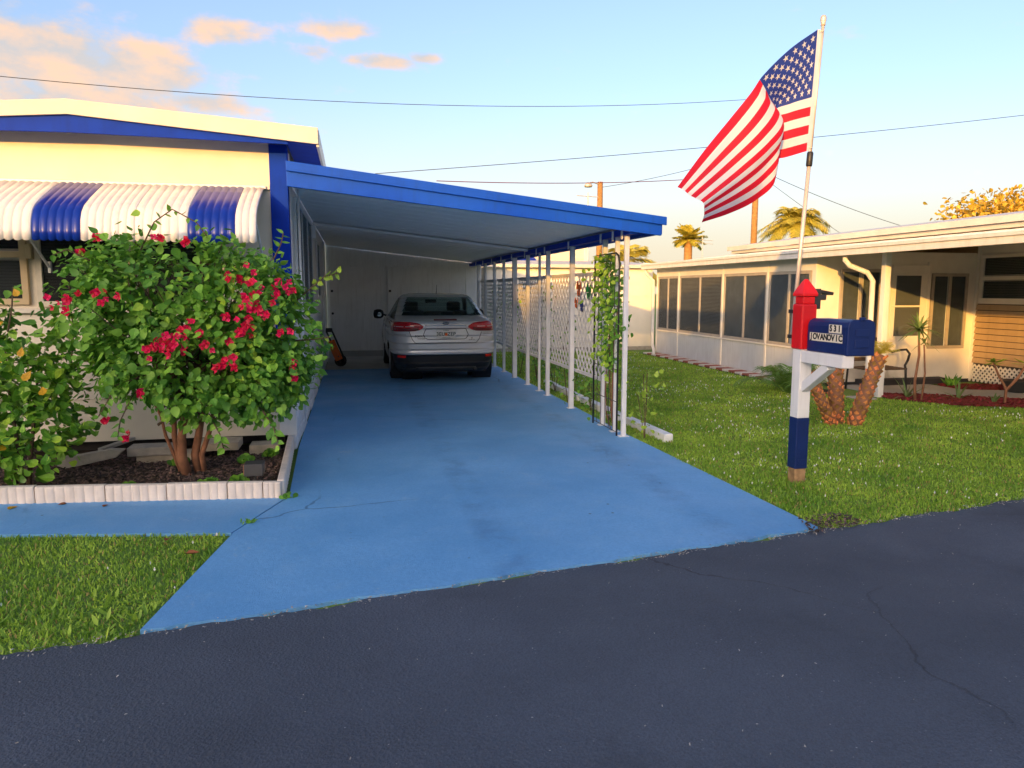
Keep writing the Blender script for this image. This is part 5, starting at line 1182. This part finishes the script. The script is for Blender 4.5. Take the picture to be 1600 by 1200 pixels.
for y in (8.9, 8.1): MB().lathe((7.6, y, 2.10), [(.01, 0), (.03, .02), (.045, .06), (.03, .09), (.02, .11)], 10).build('porch_bulb', 'white', nh, smooth=True)
# alternating red and white pavers along the side wall
y = 10.2; i = 0
rp = random.Random(9)
pr = tag(MB().box(6.88, 7.19, 9.7, 16.8, .0, .012).build('paver_strip', 'soil'), kind='structure')
while y < 16.6:
    MB().box(6.90 + rp.uniform(-.01, .01), 7.17, y + .006, y + .235, .013, .045 + rp.uniform(0, .008)).build('paver', 'brick_red' if i % 2 else 'brick_white', pr, .006); y += .245; i += 1
# porch bench seen beyond the mailbox
bn = thing('porch_chair', (7.85, 9.9, .02), 'dark scroll-armed chair on the neighbouring porch, behind the mailbox', 'chair')
for x in (7.50, 8.14):
    MB().tube([(x, 9.52, .50), (x, 9.49, .60), (x, 9.56, .66), (x, 9.70, .64), (x, 9.85, .60), (x, 10.05, .64)], .018, 8).build('arm', 'black_metal', bn, smooth=True)
    MB().tube([(x, 9.52, .50), (x, 9.57, .42), (x, 9.55, .36), (x, 9.52, .02)], .018, 8).build('leg', 'black_metal', bn, smooth=True)
    MB().tube([(x, 10.05, .02), (x, 10.02, .36), (x, 10.10, .85)], .016, 8).build('leg', 'black_metal', bn, smooth=True)
for i in range(5): MB().box(7.48, 8.16, 9.54 + i * .095, 9.61 + i * .095, .355, .38).build('seat_slat', 'bark_dark', bn, .004)
for i in range(4): MB().box(7.52, 8.12, 10.03 + i * .012, 10.045 + i * .012, .45 + i * .1, .51 + i * .1).build('back_slat', 'bark_dark', bn, .004)

# plants of the neighbouring garden
def spikes(root, c, n, ln, wd, m, up=.5, droop=.6, name='leaf', spread=1.0):
    c = Vector(c)
    mb = MB()
    for i in range(n):
        a = i * 2.4 + rs.random() * .5; el = rs.uniform(-.3, 1.2) * spread + up * .3; d = Vector((math.cos(a) * math.cos(el), math.sin(a) * math.cos(el), math.sin(el))); l = ln * rs.uniform(.7, 1.1); s_ = d.cross(Vector((0, 0, 1)))
        s_ = s_.normalized() if s_.length > .01 else Vector((1, 0, 0)); pts = [c + d * l * t + Vector((0, 0, -droop * l * t * t)) for t in (0, .33, .66, 1)]; ws = [wd, wd * 1.05, wd * .7, .001]
        V = []
        for p, w_ in zip(pts, ws): V += [p - s_ * w_, p + s_ * w_]
        if n <= 60: MB().add(V, [(0, 1, 3, 2), (2, 3, 5, 4), (4, 5, 7, 6)]).build(name, m, root, fix=False)
        else: mb.add(V, [(0, 1, 3, 2), (2, 3, 5, 4), (4, 5, 7, 6)])
    if n > 60: tag(mb.build(name, m, root, fix=False), kind='stuff')
dr_ = thing('dracaena', (7.63, 8.74, 0), 'slender dracaena with spiky head beside the porch post', 'plant')
MB().tube([(7.63, 8.74, 0), (7.61, 8.74, .3), (7.64, 8.73, .65), (7.62, 8.74, .98)], [.022, .018, .016, .014], 8).build('stem', 'bark', dr_, smooth=True)
MB().tube([(7.70, 8.70, 0), (7.73, 8.70, .4), (7.70, 8.72, .80)], [.015, .012, .01], 8).build('stem', 'bark', dr_, smooth=True)
spikes(dr_, (7.62, 8.74, 1.0), 54, .38, .017, 'spike_leaf', .4, .35); spikes(dr_, (7.70, 8.72, .82), 14, .22, .011, 'spike_leaf', .3, .5)
for c, n, l, lab in [((7.72, 9.0, .01), 9, .52, 'low aloe with long curved leaves at the dracaena foot'), ((8.35, 8.75, .01), 12, .42, 'pale aloe rosette in the middle of the red mulch'), ((8.55, 8.35, .01), 16, .22, 'small spiky bromeliad at the right of the red mulch')]:
    r_ = thing('aloe', c, lab, 'plant', 'aloes in the red mulch'); spikes(r_, c, n, l, .014, 'spike_leaf', 1.2, .25)
pm = thing('plumeria', (8.62, 8.25, 0), 'two-branched young plumeria in the red mulch by the tan siding', 'plant')
for pts in ([(8.62, 8.25, 0), (8.63, 8.25, .22), (8.52, 8.28, .40), (8.44, 8.3, .58)], [(8.63, 8.25, .20), (8.78, 8.22, .38), (8.87, 8.2, .56)]):
    MB().tube(pts, [.02, .018, .014, .012][:len(pts)], 8).build('branch', 'bark', pm, smooth=True)
for c in ((8.44, 8.3, .58), (8.87, 8.2, .56)):
    k = 14; a = rng.uniform(0, 6.28, k); D = np.stack([np.cos(a), np.sin(a), rng.uniform(-.1, .6, k)], 1); leaf_parts('leaf', 'slim', np.tile(c, (k, 1)), D, np.tile([0., 0, 1], (k, 1)), rng.uniform(.12, .2, k), 'leaf_young', pm)
bw_ = thing('planter_bowl', (9.75, 9.15, .02), 'dark planter bowl on the path by the tan siding', 'planter')
MB().lathe((9.75, 9.15, .02), [(.10, 0), (.15, .02), (.20, .17), (.215, .18), (.195, .18), (.15, .14)], 20).build('bowl', 'dark_plastic', bw_, smooth=True); MB().lathe((9.75, 9.15, .15), [(.165, 0), (.17, .012)], 18).build('soil', 'soil', bw_)
tuft('porch_plant', (9.35, 9.95, .012), 30, .2, 'leaf_bougain', 'small leafy plant in the red mulch below the skirting lattice', 'plant', 'slim')

# date palm with three boot-covered trunks
dp = thing('date_palm', (5.5, 7.42, 0), 'three-trunked young date palm with orange boots on the lawn', 'palm')
def booted(p0, p1, r0, r1, tufts):
    p0, p1 = Vector(p0), Vector(p1); d = (p1 - p0).normalized(); u = d.orthogonal().normalized(); v_ = d.cross(u); Lh = (p1 - p0).length
    tk = MB().tube([p0, p0.lerp(p1, .5), p1], [r0, (r0 + r1) / 2 + .008, r1], 12).build('trunk', 'bark', dp, smooth=True)
    mb = MB(); n = int(Lh / .0088)
    for i in range(n):
        t = (i + .5) / n; a = i * 2.39996; r_ = r0 + (r1 - r0) * t; o = u * math.cos(a) + v_ * math.sin(a); s_ = d.cross(o); c = p0 + d * Lh * t + o * r_ * .97; k = .038
        mb.add([c - s_ * k * .8, c + d * k * 1.0 + o * .004, c + s_ * k * .8, c - d * k * .8, c + o * .026 + d * k * .75], [(0, 4, 1), (1, 4, 2), (2, 4, 3), (3, 4, 0)])
    tag(mb.build('boots', 'palm_boot', tk, fix=False), kind='stuff')
booted((5.40, 7.42, -.02), (5.08, 7.46, .62), .058, .05, 0); booted((5.50, 7.50, -.02), (5.46, 7.52, .76), .082, .072, 0); booted((5.62, 7.36, -.02), (5.95, 7.40, .80), .078, .07, 0)
def frond(root, base, direction, ln, droop, nl, ll, m, w=.012, name='frond'):
    base = Vector(base); d = Vector(direction).normalized(); pts = [base + d * ln * t + Vector((0, 0, -droop * ln * t * t)) for t in np.linspace(0, 1, 9)]
    mb = MB(); mb.tube(pts, [.010 * (1 - .8 * i / 8) * (ln / 1.0) for i in range(9)], 4, False)
    for i in range(nl):
        t = .12 + .86 * i / nl; j = min(int(t * 8), 7); p = pts[j].lerp(pts[j + 1], t * 8 - j); tg = (pts[j + 1] - pts[j]).normalized(); s_ = tg.cross(Vector((0, 0, 1))).normalized()
        for sg in (-1, 1):
            q = (s_ * sg + tg * .7 + Vector((0, 0, rs.uniform(-.25, .1)))).normalized(); l = ll * (math.sin(math.pi * (.15 + .8 * t)) * .8 + .25) * rs.uniform(.85, 1.1); n_ = q.cross(tg).normalized() if q.cross(tg).length > .01 else Vector((0, 0, 1)); wv = tg * w
            e = p + q * l * .55; f_ = p + q * l + Vector((0, 0, -.22 * l)); mb.add([p - wv * .4, p + wv * .4, e + wv * .5, e - wv * .5, f_], [(0, 1, 2, 3), (3, 2, 4)])
    return mb.build(name, m, root, fix=False)
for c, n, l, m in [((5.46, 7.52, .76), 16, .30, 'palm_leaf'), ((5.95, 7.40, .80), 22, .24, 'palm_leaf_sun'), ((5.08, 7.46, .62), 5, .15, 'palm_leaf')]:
    for i in range(n):
        a = i * 2.4; el = rs.uniform(.5, 1.3); frond(dp, c, (math.cos(a) * math.cos(el), math.sin(a) * math.cos(el), math.sin(el)), l, .25, 9, .10, m, .006)
for a, l in ((2.9, .55), (3.4, .62), (2.4, .5)): frond(dp, (5.46, 7.52, .74), (math.cos(a), math.sin(a), .75), l, 1.05, 22, .18, 'palm_leaf', .006)
ar = thing('clump_palm', (6.40, 9.9, 0), 'low feathery clump palm left of the mailbox by the windowed wall', 'palm')
for i in range(17):
    a = i * 2.4; el = rs.uniform(.75, 1.35); frond(ar, (6.40 + .04 * math.cos(a), 9.9 + .04 * math.sin(a), 0), (math.cos(a) * math.cos(el), math.sin(a) * math.cos(el), math.sin(el)), rs.uniform(.85, 1.2), .62, 34, .28, 'palm_leaf', .010)

# ================================================================== BACKGROUND
sh = thing('cream_shed', (5.4, 18.6, 0), 'low cream shed behind the lattice, at the far end of the lawn', 'shed')
MB().box(3.25, 7.6, 18.0, 20.4, .1, 2.12).build('wall', 'neighbour_white', sh); MB().box(3.25, 7.6, 17.99, 18.2, 0, .098).build('footing', 'concrete', sh)
MB().prism([(17.8, 2.10), (20.6, 2.30), (20.6, 2.38), (17.8, 2.18)], 'x', 3.1, 7.75).build('roof', 'roof_cream', sh, .004)
MB().box(6.1, 7.58, 17.985, 17.999, 1.40, 1.43).build('wall_rail', 'neighbour_white', sh)
ch = thing('cream_house', (6, 24, 0), 'cream sided house seen over the lattice behind the carport', 'house')
MB().box(2.5, 7.1, 22.03, 30, 0, 2.95).build('wall', 'siding_cream', ch)
for i in range(14):
    a = .9 + i * .146; MB().prism([(22.01, a), (22.03, a), (22.03, a + .145), (22.022, a + .145)], 'x', 2.5, 7.08).build('siding_board', 'siding_cream', ch)
MB().box(7.02, 7.14, 22.0, 22.1, 0, 2.95).build('corner_trim', 'neighbour_white', ch)
MB().prism([(2.2, 2.95), (7.4, 2.95), (7.4, 3.02), (4.8, 3.25), (2.2, 3.02)], 'y', 21.8, 30.2).build('roof', 'roof_cream', ch, .01)
MB().prism([(21.4, 2.35), (22.0, 2.52), (22.0, 2.60), (21.4, 2.43)], 'x', 3.5, 5.35).build('awning', 'blue_trim', ch)
h2 = thing('grey_trailer', (8.6, 25.2, 0), 'low white-topped trailer beyond the trellis', 'trailer')
MB().box(7.6, 9.2, 24.5, 28, .3, 2.25).build('wall', 'bronze_frame', h2); MB().box(7.5, 9.3, 24.4, 28.1, 2.25, 2.42).build('roof', 'white', h2, .02); MB().box(7.7, 9.1, 24.7, 27.8, 0, .3).build('base', 'underside', h2)
def palm_far(name, base, h, r, nf, fl, m, label, lean=0.0, fan=False):
    root = thing(name, base, label, 'palm'); b = Vector(base); t = b + Vector((lean, 0, h))
    MB().tube([b, b.lerp(t, .5) + Vector((lean * .1, 0, 0)), t], [r * 1.2, r, r * .9], 10).build('trunk', 'pole_wood', root, smooth=True)
    for i in range(nf):
        a = i * 2.4 + rs.random() * .3; el = rs.uniform(-.5, 1.2)
        frond(root, t, (math.cos(a) * math.cos(el), math.sin(a) * math.cos(el), math.sin(el)), fl * rs.uniform(.8, 1.1), .6 if not fan else .15, 30 if not fan else 16, fl * .36, m, .075 if not fan else .11)
    return root
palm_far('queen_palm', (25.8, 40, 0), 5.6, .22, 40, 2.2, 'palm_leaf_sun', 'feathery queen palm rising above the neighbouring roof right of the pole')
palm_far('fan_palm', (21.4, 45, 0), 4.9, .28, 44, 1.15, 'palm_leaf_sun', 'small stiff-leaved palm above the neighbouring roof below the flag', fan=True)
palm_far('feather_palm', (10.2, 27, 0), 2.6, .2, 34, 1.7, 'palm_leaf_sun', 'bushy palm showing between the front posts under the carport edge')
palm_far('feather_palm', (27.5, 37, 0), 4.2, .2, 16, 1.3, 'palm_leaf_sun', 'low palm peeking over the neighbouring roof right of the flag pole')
def tree(name, base, h, cr, nb, per, m, label, leaf=.16, tr=.16):
    root = thing(name, base, label, 'tree'); b = Vector(base)
    tk = MB().tube([b, b + Vector((.1, 0, h * .3)), b + Vector((0, .1, h * .62))], [tr * 1.2, tr, tr * .6], 10).build('trunk', 'bark_dark', root, smooth=True)
    blobs = [(b.x + rs.uniform(-.5, .5) * cr, b.y + rs.uniform(-.5, .5) * cr, b.z + h * rs.uniform(.6, .86), cr * rs.uniform(.4, .65), cr * rs.uniform(.4, .65), h * .17) for _ in range(nb)]
    for bl in blobs: MB().tube([b + Vector((0, .05, h * .45)), Vector(bl[:3])], [tr * .5, tr * .15], 6).build('limb', 'bark_dark', root)
    P, Q, _ = clumped(blobs, per, 12, .12 * cr, .3, 1.05); k = len(P); P[:, 2] = np.minimum(P[:, 2], b.z + h)
    foliage('crown', 'round', P, Q + rng.normal(0, .7, (k, 3)), Q + [0, 0, .6] + rng.normal(0, .4, (k, 3)), leaf * rng.uniform(.6, 1.3, k), m, root); return root
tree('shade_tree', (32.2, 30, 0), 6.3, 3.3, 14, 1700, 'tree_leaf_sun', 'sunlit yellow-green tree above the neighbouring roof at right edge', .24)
def upole(base, h, label, arms=(), lamp=False):
    root = thing('utility_pole', base, label, 'utility pole', 'utility poles'); b = Vector(base)
    MB().tube([b, b + Vector((0, 0, h))], [.19, .15], 12).build('pole', 'pole_wood', root, smooth=True)
    for z, w_ in arms: MB().box(b.x - w_ / 2, b.x + w_ / 2, b.y - .2, b.y - .12, z - .05, z + .05).build('crossarm', 'pole_wood', root)
    if lamp:
        MB().tube([b + Vector((0, 0, h - .15)), b + Vector((-.5, -.2, h - .05)), b + Vector((-.7, -.3, h - .1))], .035, 7).build('lamp_arm', 'pole_metal', root)
        MB().lathe(tuple(b + Vector((-.8, -.34, h - .35))), [(.2, 0), (.24, .08), (.16, .2), (.05, .26)], 12).build('lamp_head', 'pole_metal', root, smooth=True)
    return root
upole((13.64, 40, 0), 7.5, 'wooden utility pole with street lamp rising behind the blue carport fascia', (), True)
upole((22.0, 38, 0), 12.1, 'wooden utility pole half hidden behind the flag', ((11.8, 1.2),))
an = thing('roof_antenna', (13.2, 34, 0), 'spindly television aerial next to the street lamp pole', 'aerial')
MB().tube([(11.0, 34, 0), (11.0, 34, 6.1)], .03, 6).build('mast', 'pole_metal', an)
for z, w_ in ((5.95, 1.1), (4.95, 2.2), (4.85, 1.6)): MB().tube([(11.0 - w_ / 2, 34, z), (11.0 + w_ / 2, 34.1, z - .03)], .018, 5).build('element', 'pole_metal', an)
an2 = thing('roof_antenna', (22.2, 42, 0), 'small television aerial beside the stiff-leaved palm', 'aerial')
MB().tube([(20.9, 42, 0), (20.9, 42, 4.75)], .022, 6).build('mast', 'pole_metal', an2)
for z in (4.6, 4.4): MB().tube([(20.4, 42, z), (21.6, 42, z - .08)], .014, 5).build('element', 'pole_metal', an2)
def cable(pts, sag, r, label, m='wire'):
    a, b = Vector(pts[0]), Vector(pts[1]); P = [a.lerp(b, t) + Vector((0, 0, -4 * sag * t * (1 - t))) for t in np.linspace(0, 1, 25)]
    o = MB().tube(P, r, 5).build('overhead_cable', m); tag(o, label, 'cable', 'overhead cables')
cable([(-17.0, 30, 9.25), (22.0, 38, 11.9)], .9, .014, 'longest overhead cable crossing the sky above the white home')
cable([(1.0, 30, 6.05), (31.5, 30, 9.75)], .15, .014, 'overhead cable rising to the right behind the flag')
cable([(3.4, 30, 5.85), (22.0, 38, 7.9)], .25, .018, 'reddish overhead cable just above the carport fascia', 'wire_red')
cable([(13.64, 40, 7.2), (22.0, 38, 9.2)], .2, .014, 'overhead cable running from the street lamp pole to the flag')
cable([(22.0, 38, 8.2), (34.5, 38, 4.6)], .3, .016, 'overhead cable dropping right from behind the flag to the neighbouring roof')
cable([(22.0, 38, 8.0), (26.0, 36, 4.6)], .05, .012, 'guy wire running down behind the queen palm')

# ------------------------------------------------------------------ the far side of the street, behind the viewer (it shades the lot)
def street_house(x0, x1, y, wall, label):
    root = thing('street_house', ((x0 + x1) / 2, y, 0), label, 'house', 'houses across the street'); yc = y - 3.2
    MB().box(x0, x1, y - 6.2, y - .2, 0, 2.7).build('wall', wall, root)
    MB().prism([(y + .3, 2.62), (yc, 3.5), (y - 6.6, 2.62), (y - 6.6, 2.74), (yc, 3.64), (y + .3, 2.74)], 'x', x0 - .4, x1 + .4).build('roof', 'panel_grey', root)
    for s_, e in ((x0, x0 + .2), (x1 - .2, x1)):
        MB().prism([(y - .2, 2.7), (yc, 3.48), (y - 6.2, 2.7)], 'x', s_, e).build('gable', wall, root)
    n = int((x1 - x0) / 3)
    for i in range(n):
        a = x0 + .8 + i * 3; f = MB().box(a, a + 1.4, y - .199, y - .15, 1.0, 2.1).build('window', 'white', root); MB().box(a + .06, a + 1.34, y - .149, y - .14, 1.06, 2.04).build('pane', 'interior', f)
    MB().box(x1 - 1.5, x1 - .6, y - .199, y - .16, 0, 2.05).build('door', 'blue_trim', root)
street_house(-30, -15.5, -9.0, 'siding_cream', 'cream house across the street with long grey roof, at left')
street_house(-10, 4, -9.0, 'neighbour_white', 'white house across the street with long grey roof, opposite the driveway')
street_house(10, 24, -9.0, 'neighbour_tan', 'tan house across the street with long grey roof, at right')
tnames = ['first', 'second', 'third', 'fourth', 'fifth', 'sixth', 'seventh', 'eighth', 'ninth', 'tenth', 'eleventh', 'twelfth', 'thirteenth']
for i, (tx, th, tcr) in enumerate([(-64, 9.6, 5.6), (-58, 9.7, 5.6), (-52, 9.5, 5.6), (-46, 9.6, 5.6), (-40.5, 9.5, 5.6), (-35.5, 9.55, 5.6), (-30.2, 9.75, 5.2), (-22, 8.8, 2.8), (-13.5, 9.6, 5.6), (-7.5, 9.7, 5.6), (-1.5, 9.5, 5.6), (4.5, 9.7, 5.6), (10.5, 9.6, 5.6)]):
    o = tree('street_tree', (tx, -40 + rs.uniform(-1.5, 1.5), 0), th + rs.uniform(-.2, .2), tcr, 8, 300 if tcr > 3 else 140, 'tree_leaf', tnames[i] + ' tree from the left in the tall row beyond the houses across the street', 1.0, .3)
    o['group'] = 'trees beyond the far houses'
